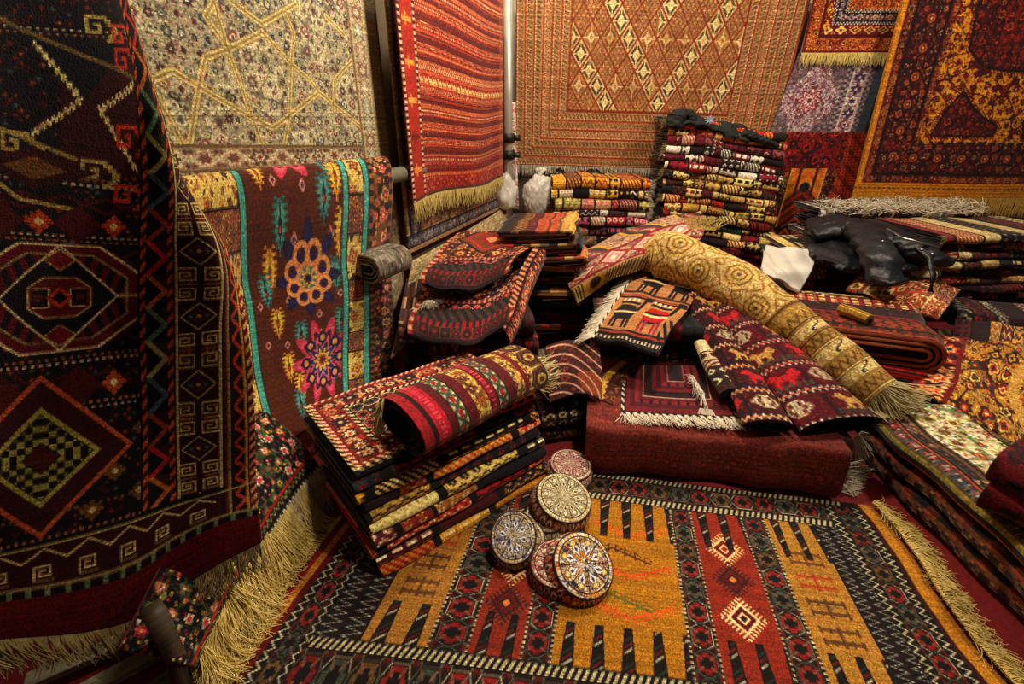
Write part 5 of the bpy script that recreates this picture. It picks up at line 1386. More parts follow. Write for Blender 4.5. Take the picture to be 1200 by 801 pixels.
rt = root('hanging_carpet', tuple(P[-1, 110]), 'big dark red medallion carpet with gold edge and gold fringe hanging at the right', 'carpet')
sheet(P, dye(bigred_art(), X_, Z2), (0, -1, 0), WOOL, .009, rt, split=(0, 145, 60, 229), back='#5a3018', edge='#8a5a18')
fringe(rt, P[-1], .15, (0, 0, -1), (0, -.04, 0), 420, FRINGE_GOLD, .0032, 35, .08)

# ------------------------------------------------------------------ bags and cloths behind the pole
PLASTIC_W = plain('white_plastic', '#c9c2b4', '#e4ded2', 5, 0.35, 0.2)
PLASTIC_B = plain('black_plastic', '#0c0c0e', '#1c1c20', 6, 0.28, 0.3)
def lump(name, label, cat, c, size, mat, seed=0, crease=.14, sub=5, n=4.0, knot_=None):
    import bmesh
    from mathutils import noise, Vector
    rt = root(name, (c[0], c[1], c[2] - size[2]), label, cat)
    bm = bmesh.new(); bmesh.ops.create_icosphere(bm, subdivisions=sub, radius=1.0)
    for v in bm.verts:
        p = v.co.copy(); q = p * (n * .5) + Vector((seed * 3.1, seed, 0))
        d = noise.noise(q) * .5 + abs(noise.noise(q * 2.3)) * .55 + abs(noise.noise(q * 5)) * .22 - .25
        p = p * (1 + crease * 2 * d)
        if p.z < -.6: p.z = -.6 + (p.z + .6) * .3
        v.co = Vector((p.x * size[0], p.y * size[1], p.z * size[2])) + Vector((0, 0, size[2]))
    me = bpy.data.meshes.new('body'); bm.to_mesh(me); bm.free()
    for p in me.polygons: p.use_smooth = True
    me.materials.append(mat); o = bpy.data.objects.new('body', me); COL.objects.link(o); o.parent = rt
    if knot_ is not None:
        b = vec(c) + vec(knot_)
        rng = np.random.default_rng(seed)
        pts = [[b + vec((0, 0, -.03)), b + rng.uniform(-.01, .01, 3), b + vec((rng.uniform(-.05, .05), rng.uniform(-.03, .03), .05))] for q in range(5)]
        tubes('tied_neck', pts, np.array([[.022, .010, .02]] * 5), mat, rt, 7)
    return rt
lump('plastic_bag', 'big white sack standing between the pole and the short stack', 'bag', (0.24, 4.35, 0.627), (.15, .12, .20), PLASTIC_W, 1, .12, 5, 4, (.0, 0, .2))
lump('plastic_bag', 'crumpled white bag just left of the pole foot', 'bag', (-0.059, 4.25, 0.669), (.10, .1, .17), PLASTIC_W, 2, .2, 4)
lump('plastic_bag', 'shiny black bag behind the white sack under the brown carpet fringe', 'bag', (0.679, 4.4, 0.693), (.24, .13, .16), PLASTIC_B, 3, .22, 5)
lump('plastic_bag', 'black bag tied beside the white sack', 'bag', (0.419, 4.45, 0.715), (.13, .1, .14), PLASTIC_B, 4, .22, 4)
ctrl = [[(-0.115, 4.5, 1.384), (-0.058, 4.52, 1.398), (0.029, 4.5, 1.384)], [(-0.112, 4.48, 0.983), (-0.053, 4.53, 0.98), (0.037, 4.48, 0.983)], [(-0.155, 4.45, 0.515), (-0.063, 4.52, 0.503), (0.062, 4.45, 0.515)]]
hung('hanging_cloth', 'white cloth with faint red print hanging behind the pole', [0, .4, .8], [0, .06, .14], ctrl, 60, 24, lambda x, y: blooms('#d0c8ba', ['#c0807a #d8c8c0 #a85a5a'], '#c8beb0', .05, 2, False)(x, y), (0, -1, 0), FLAT, cat='cloth')
folded('cushion', 'grey patterned folded cushion below the end of the grey rail', vec((-0.518, 2.084, 0.6)), 60, .22, .14, .12, blooms('#8a8070', ['#5a5248 #a89c88 #4a443c', '#a09684 #6a6054 #b8ac98'], '#4a443c', .08, 3), None, seed=3, nu=40, cat='cushion', back='#6a6054', edge='#a09684')
ctrl = [[(-0.575, 2.716, 0.511), (-0.362, 3.386, 0.52), (-0.031, 4.43, 0.556)], [(-0.571, 2.446, 0.396), (-0.368, 3.086, 0.37), (-0.044, 4.108, 0.379)], [(-0.557, 1.961, 0.256), (-0.369, 2.555, 0.218), (-0.065, 3.513, 0.208)]]
hung('hanging_cloth', 'cream patterned cloth sagging along the foot of the left wall behind the dark pile', [0, .25, .6], [0, .6, 1.4], ctrl, 60, 110, lambda x, y: blooms('#b8a47c', ['#9a8460 #c4b48e #8a7454', '#a8946c #7c6a50 #bcac88'], '#98845e', .09, 4)(x, y), WN, SILK, cat='cloth', back='#8a7650')

# ------------------------------------------------------------------ maroon bundle in the middle of the floor
def bundle_art():
    ab = blooms('#6e2a1e', ['#742e20 #5e2018 #823626'], '#581a15', .05, 2, False)
    rect = [(.02, stripes('#8a5a3a', 1)), (.03, rosettes('#4a1014', ['#8a5a3a #3a1014 #7a2a24'], .07, 8)), (.015, stripes('#7a4a30', 1))]
    def f(x, y):
        out = ab(x, y)
        st = np.floor(y / .004 + .6 * np.sin(x * 40)) % 5; out[st == 0] *= .82
        # outlined panel on the upper face
        u = x - .40; w = y - .60
        m = (x > .28) & (x < .62) & (y > .47) & (y < .62)
        d = np.minimum(np.minimum(x - .28, .62 - x), y - .47)
        k = m & (d < .006); out[k] = hx('#8a5a34'); k = m & (d > .028) & (d < .034); out[k] = hx('#7a4a2c')
        k = m & (d > .006) & (d < .028); q = rosettes('#45100f', ['#8a5a34 #3a1014 #6a1c1c'], .05, 6)(x, np.clip((d - .006) / .022, 0, .99), d); out[k] = q[k]
        m = (x > .90); out[m] = rosettes('#3a0e12', ['#7a2a1c #2a1014 #9a6a3a'], .06, 4, '#6a2a1c')(y[m], np.clip((x[m] - .9) / .08, 0, .999), y[m])
        return out
    return f
rt = folded('folded_carpet', 'large plain maroon folded carpet in the middle, under the rolled rugs', (.71, 1.345, .014), -9.5, .90, .95, .2, bundle_art(), None, seed=4, nu=210, nf=46, nt=60, wob=.012, back='#241010', edge='#2a0c10', bulge=.5, boxy=.45, thick=.012, wave=.05)
fringe(rt, [(1.164, 1.413, 0.03), (1.208, 1.448, 0.05)], .09, unit((.9, -.3, .05)), (0, 0, .2), 40, FRINGE_WHITE, .003, 41, .3, floor=.004)
fringe(rt, [(1.209, 1.36, 0.004), (1.351, 1.499, 0.02)], .06, unit((.8, -.2, -.2)), (0, 0, .1), 60, FRINGE_WHITE, .0025, 42, .6, floor=.003)
fringe(rt, [(1.319, 1.516, 0.13), (1.364, 1.544, 0.15)], .1, unit((.3, -.3, -.8)), (0.2, 0, 0), 60, FRINGE_WHITE, .0025, 43, .5, floor=.003)

folded('folded_carpet', 'dark wine folded carpet end with fringes, right beside the maroon one', (1.22, 1.47, .006), -14, .16, .5, .13, lambda x, y: rosettes('#3a0e12', ['#6a1c18 #2a1014 #8a5a34'], .07, 6, '#5a1c18')(x, y / .1 % 1 * .999, y), None, seed=14, nu=40, nf=14, nt=10, wob=.01, back='#1c0c0e', edge='#2a0c10')

# dark rugs stacked between the two piles
for i in range(3):
    folded('folded_rug', ('rug with pale concentric arcs, uppermost between the layered pile and the maroon carpet', 'dark brown figured rug, second of the three between the piles', 'black and brown rug at the floor between the piles')[i], (.262 - .01 * i, 1.62 + .02 * i + .12 * (i == 0), .008 + .08 * (2 - i)), [14, 6, 4][i], .26, .6, .078, (lambda x, y: np.where((np.abs((np.hypot(x - .26, y - .05) / .035) % 1 - .5) < .13)[:, None], hx('#b0806a'), np.where((np.hypot(x - .26, y) < .1)[:, None], hx('#5a2418'), hx('#34120f')))) if i == 0 else segments(['#17110f', '#2a1a14', '#3a1a14', '#14100f'], 300 + i, .07, .04, ['#a89470', '#8a7a5a', '#6a2a1c']), 'rugs between the piles', seed=i + 90, nu=70, nf=14, nt=40 if i == 0 else 6, wob=.012, edge='#120c0c', back='#120c0c', pitch=-.25 if i == 0 else 0)
ctrl = [[(0.148, 1.878, 0.36), (0.256, 1.918, 0.37), (0.374, 1.852, 0.36)], [(0.133, 1.718, 0.3), (0.245, 1.736, 0.33), (0.371, 1.718, 0.3)], [(0.152, 1.618, 0.24), (0.271, 1.633, 0.27), (0.357, 1.631, 0.24)]]
hung('draped_rug', 'small brown-red rug with pale curved stripes draped over the heap beside the layered pile', [0, .15, .3], [0, .12, .25], ctrl, 70, 60, lambda x, y: np.where((np.abs((np.hypot(x - .02, y - .34) / .05) % 1 - .5) < .1)[:, None], hx('#a8806a'), np.where((np.hypot(x - .2, (y - .22)) < .07)[:, None], hx('#7a3a1c'), blooms('#3a1412', ['#5a1c18 #2a1010 #7a3420'], '#2a1010', .06, 3)(x, y))), (0, -.5, 1), WOOL, back='#1c0e0e')

# dark rugs carrying the middle heap
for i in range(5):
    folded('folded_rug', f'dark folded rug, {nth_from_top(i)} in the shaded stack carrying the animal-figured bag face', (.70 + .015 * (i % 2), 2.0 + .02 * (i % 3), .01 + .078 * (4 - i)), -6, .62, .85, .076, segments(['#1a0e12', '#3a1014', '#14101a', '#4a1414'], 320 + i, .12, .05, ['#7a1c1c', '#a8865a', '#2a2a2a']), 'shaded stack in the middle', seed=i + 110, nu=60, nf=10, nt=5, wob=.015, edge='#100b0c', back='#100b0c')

ctrl = [[(0.347, 1.666, 0.226), (0.4, 1.618, 0.224)], [(0.392, 1.812, 0.24), (0.473, 1.774, 0.236)], [(0.501, 1.954, 0.25), (0.567, 1.899, 0.244)]]
hung('small_rug', 'scrap of brown rug with scalloped yellow edge at the left of the maroon carpet', [0, .12, .26], [0, .08], ctrl, 60, 30, lambda x, y: np.where((x < .022 + .01 * tri(y / .03))[:, None], hx('#b8923c'), blooms('#4a2014', ['#7a3420 #2a1410 #8a5a2a'], '#2a1410', .05, 3)(x, y)), (-.3, -.4, 1), WOOL, back='#2a1410')
# little rug with white fringe lying on the maroon bundle
def chev(x, y):
    v = y * 1.0 + np.abs(x - .22) * .0; d = np.minimum(np.minimum(x, .44 - x), y)
    k = np.floor(d / .017).astype(np.int64) % 6
    out = pal('#17101a #6a1420 #4a0f18 #7a1c26 #5a1420 #3a0c14')[k]; out[np.abs(d / .017 % 6 - 4.9) < .12] = hx('#a8907a')
    m = d < .012; out[m] = checks('#c9b8a0', '#1a0e14', .014, 1)(x[m] + y[m], x[m] * 0, x[m])
    m = (np.floor(x / .012) % 3 == 0) & (k == 3); out[m] = hx('#2a0c14')
    return out
ctrl = [[(0.419, 1.545, 0.224), (0.633, 1.528, 0.224), (0.859, 1.505, 0.228)], [(0.438, 1.637, 0.228), (0.657, 1.606, 0.228), (0.87, 1.593, 0.232)], [(0.518, 1.932, 0.235), (0.736, 1.923, 0.24), (0.94, 1.904, 0.25)]]
rt, P = hung('small_rug', 'small crimson rug with nested chevron lines and white fringe lying on the maroon carpet', [0, .05, .3], [0, .22, .44], ctrl, 110, 120, chev, (0, -.3, 1), WOOL, back='#1c0e10')
fringe(rt, P[0], .06, unit((0, -1, -.1)), (0, 0, 0), 260, FRINGE_WHITE, .0022, 44, .4, floor=.218)
fringe(rt, [(0.781, 1.809, 0.25), (0.783, 1.67, 0.24)], .09, unit((-.5, -.8, .1)), (0, 0, .1), 60, FRINGE_WHITE, .0022, 45, .5)
fringe(rt, [(0.726, 1.568, 0.24), (0.768, 1.556, 0.24)], .09, unit((-.1, -.6, -.6)), (0, 0, .1), 60, FRINGE_WHITE, .0022, 46, .3)

# tan bag face with figures and a thick cream fringe (pattern in units of its own, x 0..100, y 0..90)
def tan_art():
    def f(x, y):
        out = fill(x, '#a8784a'); n = hsh(np.floor(x), np.floor(y), 5, 1); out[n == 0] *= .93
        for y0, y1, c in ((0, 3, '#17131a'), (3, 6, '#b0a084'), (6, 9, '#17131a'), (9, 11, '#8e3a24'), (11, 13, '#17131a')):
            m = (y >= y0) & (y < y1); out[m] = hx(c); m &= (np.floor(x / 3) % 2 == 0) & (y0 in (0, 3)); out[m] = hx('#2a2024')
        for y0, c in ((50, '#17131a'), (52.5, '#8e3a24'), (55, '#a8784a'), (57, '#3a1a1c')):
            m = (y >= y0) & (y < y0 + 2.2); out[m] = hx(c)
        def animal(cx, cy, s, body, leg, out):
            u = (x - cx) / s; w = (y - cy) / s
            m = (np.abs(u) < 12 - np.abs(w) * .7) & (np.abs(w) < 6); out[m] = hx(body); k = m & (np.floor(w / 2.2) % 3 == 0); out[k] = hx('#17131a'); k = m & (np.abs(w) < .8); out[k] = hx('#d0b080')
            for lx in (-9, -5, 4, 8): m = (np.abs(u - lx) < 1.3) & (w < -4) & (w > -13); out[m] = hx(leg)
            m = (np.abs(u - 12 - (w - 5) * .3) < 1.8) & (w > 2) & (w < 13); out[m] = hx('#17131a'); m = (np.abs(w - 13) < 2) & (u > 12) & (u < 20); out[m] = hx('#17131a')
            m = (np.abs(w - 11) < 1.1) & (np.abs(u) < 9) & (np.floor(u / 2.4) % 2 == 0); out[m] = hx('#d8ccb0'); m = (np.abs(w - 8.5) < 1) & (np.abs(u) < 10); out[m] = hx('#17131a')
        animal(25, 33, 1.35, '#1c181c', '#17131a', out); animal(68, 33, 1.5, '#a01c1c', '#8e2a3a', out)
        animal(35, 76, 1.4, '#17131a', '#17131a', out); animal(80, 78, 1.4, '#17131a', '#17131a', out)
        m = (x > 86) & (y > 10) & (y < 30); out[m & (np.floor((x + y) / 5) % 2 == 0)] = hx('#17131a')
        m = (x < 3); out[m] = rope('#d8ccb0', '#17131a', 4)(y[m], x[m] / 3, y[m])
        return out
    return f
ctrl = [[(0.341, 1.87, 0.4), (0.475, 1.786, 0.415), (0.583, 1.721, 0.4)], [(0.405, 2, 0.43), (0.534, 1.903, 0.45), (0.676, 1.875, 0.43)], [(0.539, 2.292, 0.45), (0.675, 2.163, 0.465), (0.831, 2.114, 0.44)], [(0.771, 2.771, 0.47), (0.909, 2.596, 0.48), (1.021, 2.472, 0.46)]]
rt, P = hung('bag_face', 'tan bag face woven with black and red animals and thick cream fringe', [0, 20, 52, 95], [0, 50, 100], ctrl, 130, 130, tan_art(), (0, -.5, 1), FLAT, back='#141012', edge='#1c1618', thick=.02, wob=.004)
fringe(rt, P[:, 0], .085, unit((-.9, -.25, -.35)), (0, 0, .12), 330, FRINGE_WHITE, .0028, 47, .2, name='thick_fringe')

# pink and cream carpet slumped behind it
def pink_art():
    fl = blooms('#b09070', ['#8e1c24 #c9a888 #5a3a34', '#8a5a5a #d0b898 #6a2a30', '#a87a3a #c8a8a0 #3a2c34'], '#8a6a54', .075, 4, True, .4)
    def f(x, y):
        out = fl(x, y)
        m = np.abs(y - .1) < .09; u = (x % .22) - .11
        d = np.abs(u) + np.abs(y - .1) * 1.2; k = m & (d < .12); out[k] = hx('#8e1420'); k = m & (d < .085); out[k] = hx('#c9a890'); k = m & (d < .06); out[k] = hx('#b87a7a'); k = m & (d < .03); out[k] = hx('#d8c0a0')
        m = (np.abs(y - .19) < .014) | (np.abs(y - .01) < .012); out[m] = hx('#7a0e1a')
        v = np.abs((x * 1.0 + y * .55) % .36 - .18); k = (y > .2) & (np.abs(v - .1) < .011); out[k] = hx('#c9981c'); k = (y > .2) & (np.abs(v - .13) < .016); out[k] = hx('#2a2a24') + 0 * out[k]; k = (y > .2) & (np.abs(v - .155) < .01); out[k] = hx('#8e1420')
        m = y < -.01; out[m] = hx('#b08a40')
        m = (y < -.02); c = ((x - .18) ** 2 + (y + .07) ** 2) ** .5; k = m & (c < .07); out[k] = hx('#b8862c'); k = m & (c < .045); out[k] = hx('#3a2a20'); k = m & (np.floor(x / .012) % 2 == 0) & (np.abs(x - .18) > .09); out[k] = hx('#2a2a30')
        return out
    return f
ctrl = [[(0.342, 2.372, 0.37), (0.458, 2.401, 0.45), (0.583, 2.42, 0.5), (0.796, 2.593, 0.53), (1.024, 2.74, 0.54)], [(0.313, 2.461, 0.43), (0.462, 2.411, 0.535), (0.618, 2.459, 0.59), (0.856, 2.676, 0.62), (1.104, 2.783, 0.63)], [(0.315, 2.663, 0.44), (0.469, 2.683, 0.53), (0.684, 2.804, 0.6), (0.923, 2.975, 0.64), (1.246, 3.146, 0.66)], [(0.304, 3.02, 0.4), (0.505, 3.109, 0.49), (0.764, 3.308, 0.56), (1.014, 3.39, 0.62), (1.369, 3.535, 0.66)]]
hung('slumped_carpet', 'pink and cream carpet with crimson diamonds slumped over the middle heap behind the bag face', [-.14, 0, .2, .42], [0, .22, .44, .66, .95], ctrl, 120, 190, pink_art(), (0, -.5, 1), SILK, back='#3a2420', edge='#8a5a4a', thick=.02, wob=.009)
for i in range(4):
    folded('folded_rug', f'multicoloured folded rug, {nth_from_top(i)} under the slumped pink carpet', (.72 + .02 * i, 2.62 + .02 * (i % 2), .08 + .09 * (3 - i)), -4, .8, .6, .088, segments(['#7a1c1c', '#2a1418', '#a8703a', '#17131a'], 340 + i, .12, .05, ['#c9a868', '#8e2a24']), 'rugs under the pink carpet', seed=i + 130, nu=60, nf=9, nt=5, wob=.012)

# ------------------------------------------------------------------ rolls
def beige_art():
    st = np.cumsum([0, .045, .012, .05, .012, .05, .012, .045, .012, .05, .012, .05, .012, .045, .012, .05, .012])
    lat = lattice(.17, .2, ['#b08e4a #a07c3c #c0a060', '#b89652 #9c783a #b08a48'], '#8a6428', .03, 2)
    def f(x, y):   # x from the far end (0) to the near fringed end
        L = 1.44; q = L - x
        out = blooms('#c0a872', ['#ae9458 #cab480 #a08550', '#a28650 #c4ac76 #b69c66'], '#ae9458', .034, 6, False, .30)(x, y)
        m = q < .58; i = np.searchsorted(st, q[m], side='right') - 1
        w = np.clip((q[m] - st[np.clip(i, 0, len(st) - 1)]) / .05, 0, 1); o = fill(w, '#c0a468')
        odd = i % 2 == 1
        tan = (i % 4 == 0); o[tan] = hx('#a58446')
        z = np.abs(w - .15 - .7 * tri(y[m] / .045)); k = (z < .16) & (i % 2 == 0); o[k] = hx('#d6c48c'); k = (z < .16) & (i % 2 == 0) & tan; o[k] = hx('#6a4c20'); o[odd] = hx('#c9b478'); q3 = (q[m] - st[np.clip(i, 0, len(st) - 1)]); o[odd & ((q3 < .004) | (q3 > .008))] = hx('#5e3c16')
        k = (i % 4 == 2) & (np.abs(y[m] % .24 - .12 + .03 * np.sin(w * 6)) < .007) & (np.abs(w - .5) < .4); o[k] = hx('#1c1a2c')
        out[m] = o
        m = q >= .58
        xx, yy = q[m], y[m]; o = out[m]
        cx = ((xx - .58) % .17 - .085) * 1.6; cy = ((yy + .085 * (np.floor((xx - .58) / .17) % 2)) % .17 - .085) * 1.6; d = np.maximum(np.abs(cx), np.abs(cy)) + .35 * np.minimum(np.abs(cx), np.abs(cy)); st2 = np.floor(d / .014)
        k = d < .12; o[k & (st2 % 3 == 0)] = hx('#7c5a24'); o[k & (st2 % 3 == 1)] = hx('#bf9e58'); k = d < .04; o[k] = hx('#b89c62'); k = d < .016; o[k] = hx('#5a4434')
        k = (np.abs(np.abs(cx) - np.abs(cy)) < .006) & (d > .12); o[k] = hx('#8a6428'); k = (np.abs(np.abs(cx) + np.abs(cy) - .19) < .008); o[k] = hx('#8a5a28')
        out[m] = o
        m = np.abs(q - .58) < .008; out[m] = hx('#6a4a1c')
        return out
    return f
rt, P = rolled('rolled_carpet', 'long beige and gold rolled carpet lying diagonally across the middle heap', [(.735, 2.66, .50), (.80, 2.63, .545), (.98, 2.42, .55), (1.20, 2.06, .45), (1.45, 1.61, .27)], [.055, .125, .142, .128, .098], beige_art(), 1.9, 250, 100, .92, -100, 1, FLAT, seed=2, back='#7a5c2c', edge='#8a6a34', nub=.045, gap=.022, flats=[1.0, 1.0, .95, .9, .9])
fringe(rt, P[5:100:1, -1], .10, unit((.65, -.5, -.35)), (0, 0, -.2), 300, FRINGE, .0022, 51, .35, floor=.235)
fringe(rt, [(0.98, 2.682, 0.7), (1.135, 2.685, 0.69)], .07, unit((.1, .25, .9)), (0, 0, 0), 110, FRINGE_YEL, .0020, 52, .5)

def redroll_art(seed, base, acc):
    A = pal(*acc)
    bird = bitmap(['..##.....##.', '.####...###.', '..##########', '...########.', '...#######..', '...##..##...', '...##..##...', '..###.###...'], {'#': '#b08a4a'}, .0095)
    bird2 = bitmap(['..##.....##.', '.####...###.', '..##########', '...########.', '...#######..', '...##..##...', '...##..##...', '..###.###...'], {'#': '#a8202a'}, .0105)
    med = bitmap(['...####...', '..#.##.#..', '.##.##.##.', '##.####.##', '##.####.##', '.##.##.##.', '..#.##.#..', '...####...'], {'#': '#a8987a'}, .009)
    def f(x, y):
        out = fill(x, base); k = np.floor(x / .145).astype(np.int64); u = x - k * .145
        n = hsh(np.floor(x / .008), np.floor(y / .008), 11, seed); out[n == 0] = A[2]; out[n == 1] *= .8
        m = u < .03; z = np.abs((u / .03) - .15 - .7 * tri(y / .022)); out[m] = hx('#3a1420'); out[m & (z < .22)] = hx('#b0a488'); out[m & (np.abs(u - .015) < .003)] = A[0]
        c = np.floor(y / .15).astype(np.int64); v = y - c * .15; t = (k + c + seed) % 3
        for q, bm in ((0, bird), (1, bird2), (2, med)):
            m = (u > .04) & (t == q); o = out[m]; bm(v[m] - .01, u[m] - .045, o); out[m] = o
        m = (u > .04) & (np.abs(v - .143) < .004); out[m] = hx('#17131c')
        m = (u > .04) & (u < .14) & (t != 2) & (np.floor(v / .01) % 2 == 0) & (np.abs(u - .125) < .012); out[m] = A[1]
        return out
    return f
rt, P = rolled('rolled_carpet', 'crimson rug with gold birds and diamonds rolled flat beside the beige roll', [(1.0, 2.42, .45), (1.06, 2.08, .38), (1.13, 1.72, .315), (1.185, 1.43, .255)], [.075, .10, .14, .175], redroll_art(1, '#560f1c', ['#a8202a', '#3a4a3a', '#7a1424']), 1.8, 230, 100, .8, -95, 1, FLAT, seed=5, flats=[.9, .75, .5, .26], back='#2a0c12', edge='#2a0c12', gap=.012, nub=.03)
rolled('rolled_carpet', 'darker red figured rug rolled narrow, left neighbour of the crimson roll', [(.92, 2.30, .42), (.935, 2.0, .36), (.93, 1.70, .31), (.915, 1.41, .265)], [.06, .07, .08, .095], redroll_art(2, '#3e0e14', ['#a85a1c', '#17131c', '#6a1a1c']), 1.7, 190, 80, .75, -95, 1, FLAT, seed=6, flats=[.9, .75, .55, .36], back='#170c0f', edge='#120a0c', gap=.014, nub=.03)
rolled('rolled_rug', 'small black and cream rug rolled up, tucked left of the two red rolls', [(0.852, 1.947, 0.34), (0.846, 1.759, 0.31), (0.854, 1.595, 0.285)], [.035, .045, .05], lambda x, y: segments(['#17131a', '#b8a47c', '#1c1418', '#2a1a1c'], 361, .07, .05, ['#c9b890', '#5a1c1c'])(x, y), 1.6, 80, 40, .7, -90, 1, seed=7, back='#120c0e', edge='#120c0e', gap=.012)

# ------------------------------------------------------------------ low pile on the right with the cream floral carpet on top
def plat_art():
    cream = blooms('#d2c8a2', ['#8e1420 #c9903a #2f4a34', '#a82a24 #2a2434 #d0b060', '#2f5038 #8e1c2a #c9a84a', '#5a1c34 #b8862c #3a5a3c'], '#7a8a60', .075, 7, True, .36)
    bd = rosettes('#1c1620', ['#8e2a2a #b0a48a #3a4a5a', '#3a4a5a #c0a080 #7a1c24'], .06, 6, '#5a5a4a')
    def f(x, y):     # y: across, from the left edge
        out = cream(x, y)
        for a, b, fn in ((-.1, .012, stripes('#8a7a3a', 1)), (.012, .05, bd), (.05, .06, stripes('#a8502a', 1)), (.06, .07, stripes('#17131a', 1)), (.07, .105, boxes(['#1c1c24', '#5a2a24', '#a88a6a', '#2a2a30'], '#6a5a44', .05)), (.105, .115, stripes('#b07a3a', 1)), (.115, .13, stripes('#17131a', 1)), (.345, .355, stripes('#17131a', 1)), (.355, .44, lambda s, t, v: blooms('#6a6040', ['#3a2a24 #a88a5a #7a2a24'], '#3a3424', .07, 3)(s, v)), (.44, .46, stripes('#a88a5a', 1)), (.46, 3, bd)):
            m = (y >= a) & (y < b); out[m] = fn(x[m], np.clip((y[m] - a) / (b - a), 0, .999), y[m])
        return out
    return f
sidec = [['#1c1418', '#3a1418', '#17131a', '#6a2a1c'], ['#17131a', '#2a1a1c', '#8a5a34', '#3a1014'], ['#5a1418', '#1c1418', '#2a1a24', '#8e2a1c']]
for i in range(3):
    pa = plat_art(); n_ = [1.5, .9, .9][i]
    if i == 0: art = lambda x, y, pa=pa: np.where((y < .575)[:, None], across([(.012, stripes('#8a7a3a', 1)), (.03, rosettes('#17131a', ['#8e2a2a #b0a48a #3a4a5a'], .05)), (.014, stripes('#a8502a', 1)), (.3, rosettes('#1c1620', ['#6a2a2a #a89a80 #3a4a5a'], .07))], 'x')(x, y - .50), pa(x, y - .585))
    else: art = across([(.30, stripes('#1c1216', 1)), (.012, checks('#b8a888', '#2a1418', .03, 1)), (.02, rosettes('#17131a', ['#7a2a24 #a88a60 #2a2430'], .05)), (.008, stripes('#a8602a', 1)), (.02, checks('#5a1c18', '#17131a', .05, 1)), (.5, stripes('#17131a', 1))], 'x')
    folded('folded_carpet', ('cream floral carpet with dark border folded on top of the low pile at right', 'dark carpet with orange edge stripes, middle layer of the low right pile', 'dark carpet with red checks at the foot of the low right pile')[i], (1.365 + .006 * i, 1.0, .006 + .075 * (2 - i)), -93, 1.25, [1.1, .6, .6][i], .074, art, None, seed=i + 200, nu=200 if i == 0 else 110, nf=14, nt=130 if i == 0 else 5, wob=.008, edge='#14100f', back='#171012', tuck=.5)
velvet = lambda x, y: np.where((np.abs(np.hypot((x % .24) - .12, (y % .2) - .1) - .06) < .005)[:, None] & ((x + y) % .5 < .2)[:, None], hx('#9a8460'), blooms('#640a14', ['#120d12 #4a0810 #2a080e', '#7a101a #120d12 #540a12'], '#1c080c', .13, 4, True, .4)(x, y))
folded('folded_rug', 'upper crimson and black folded rug on the cream floral carpet', vec((1.35, 1.086, 0.325)) + vec((.08, -.21, 0)), -62, .42, .45, .10, velvet, 'crimson folded rugs at right', seed=210, nu=90, nf=22, nt=60, wob=.02, edge='#17080c', back='#17080c')
folded('folded_rug', 'lower crimson and black folded rug on the cream floral carpet', vec((1.344, 1.066, 0.235)) + vec((.08, -.22, 0)), -63, .44, .45, .095, velvet, 'crimson folded rugs at right', seed=211, nu=90, nf=22, nt=10, wob=.02, edge='#17080c', back='#17080c')

# gold floral carpet spreading behind that pile
gold = blooms('#a87c2c', ['#8e1c1c #2a1a1c #c99a40', '#3a1a1c #a8321c #d0b060', '#2f3a2c #7a1418 #c9a050'], '#3a1a14', .11, 6, True, .42)
ctrl = [[(1.691, 1.764, 0.225), (1.729, 1.538, 0.225), (1.753, 1.287, 0.23), (1.751, 1.071, 0.23)], [(1.88, 1.929, 0.25), (1.966, 1.773, 0.27), (2.017, 1.57, 0.27), (2.104, 1.401, 0.27)], [(2.188, 2.233, 0.24), (2.238, 2.071, 0.3), (2.41, 1.983, 0.31), (2.624, 1.873, 0.3)]]
def gf_art(x, y):
    out = gold(x, y); m = (x < .2); out[m] = rosettes('#6a0e16', ['#a8321c #d8a868 #17131a', '#17131a #8e1c1c #c9a060'], .1, 6, '#3a0a10')(y[m], np.clip(x[m] / .2, 0, .999), y[m])
    m = (np.abs(np.hypot(x - .75, (y - .3)) - .22) < .03); out[m] = hx('#b08a44')
    return out
hung('spread_carpet', 'gold floral carpet with crimson border spread behind the low right pile', [0, .28, .6], [0, .3, .65, 1.0], ctrl, 100, 170, gf_art, (0, -.3, 1), WOOL, back='#3a2418', thick=.012, wob=.010)
for i in range(3):
    folded('folded_rug', f'dark folded rug, {nth_from_top(i)} beneath the gold floral carpet', (2.15, 1.62 + .02 * i, .006 + .07 * (2 - i)), -25, 1.2, .8, .069, segments(['#17131a', '#4a1418', '#2a1418'], 370 + i, .15, .05, ['#a8702a', '#8e1c1c']), 'rugs under the gold floral carpet', seed=i + 220, nu=50, nf=8, nt=4)

# crimson cloth on floor between, folded rug seen end-on
def spiral_art(k):
    cs = [['#8e3a1c', '#3a1418', '#a8703a', '#7a1c1c'], ['#c9a868', '#2a1418', '#a85a3a', '#17131a'], ['#b01c1a', '#a8181a', '#b8241c'], ['#6a2a20', '#a87a4a', '#2a1418']][k]
    return segments(cs, 380 + k, .1, .05, ['#d0b070', '#17131a', '#8e1c1c'])
for i, (px, z, h, dep, a) in enumerate((((1.985), .245, .16, .62, 62), ((1.99), .145, .095, .6, 60), ((2.0), .06, .08, .6, 62))):
    folded('folded_rug', ('rug folded in loose loops with tan and red edges, rounded fold to the right', 'bright red edged rug lying under the looped one', 'dark figured rug lowest under the looped one')[i], (px + .05 * (i == 1), 2.06 - .04 * (i == 1), z), a, [.55, .62, .55][i], dep, h, spiral_art([0, 2, 3][i]), None, seed=i + 240, nu=60, nf=20, nt=40, pitch=-.05 if i == 0 else 0, edge=['#9a4a2c', '#b41c16', None][i], back='#5a2a20' if i != 1 else '#8e1614', thick=.016, wob=.012, inner_art=spiral_art(1 if i == 0 else 2))
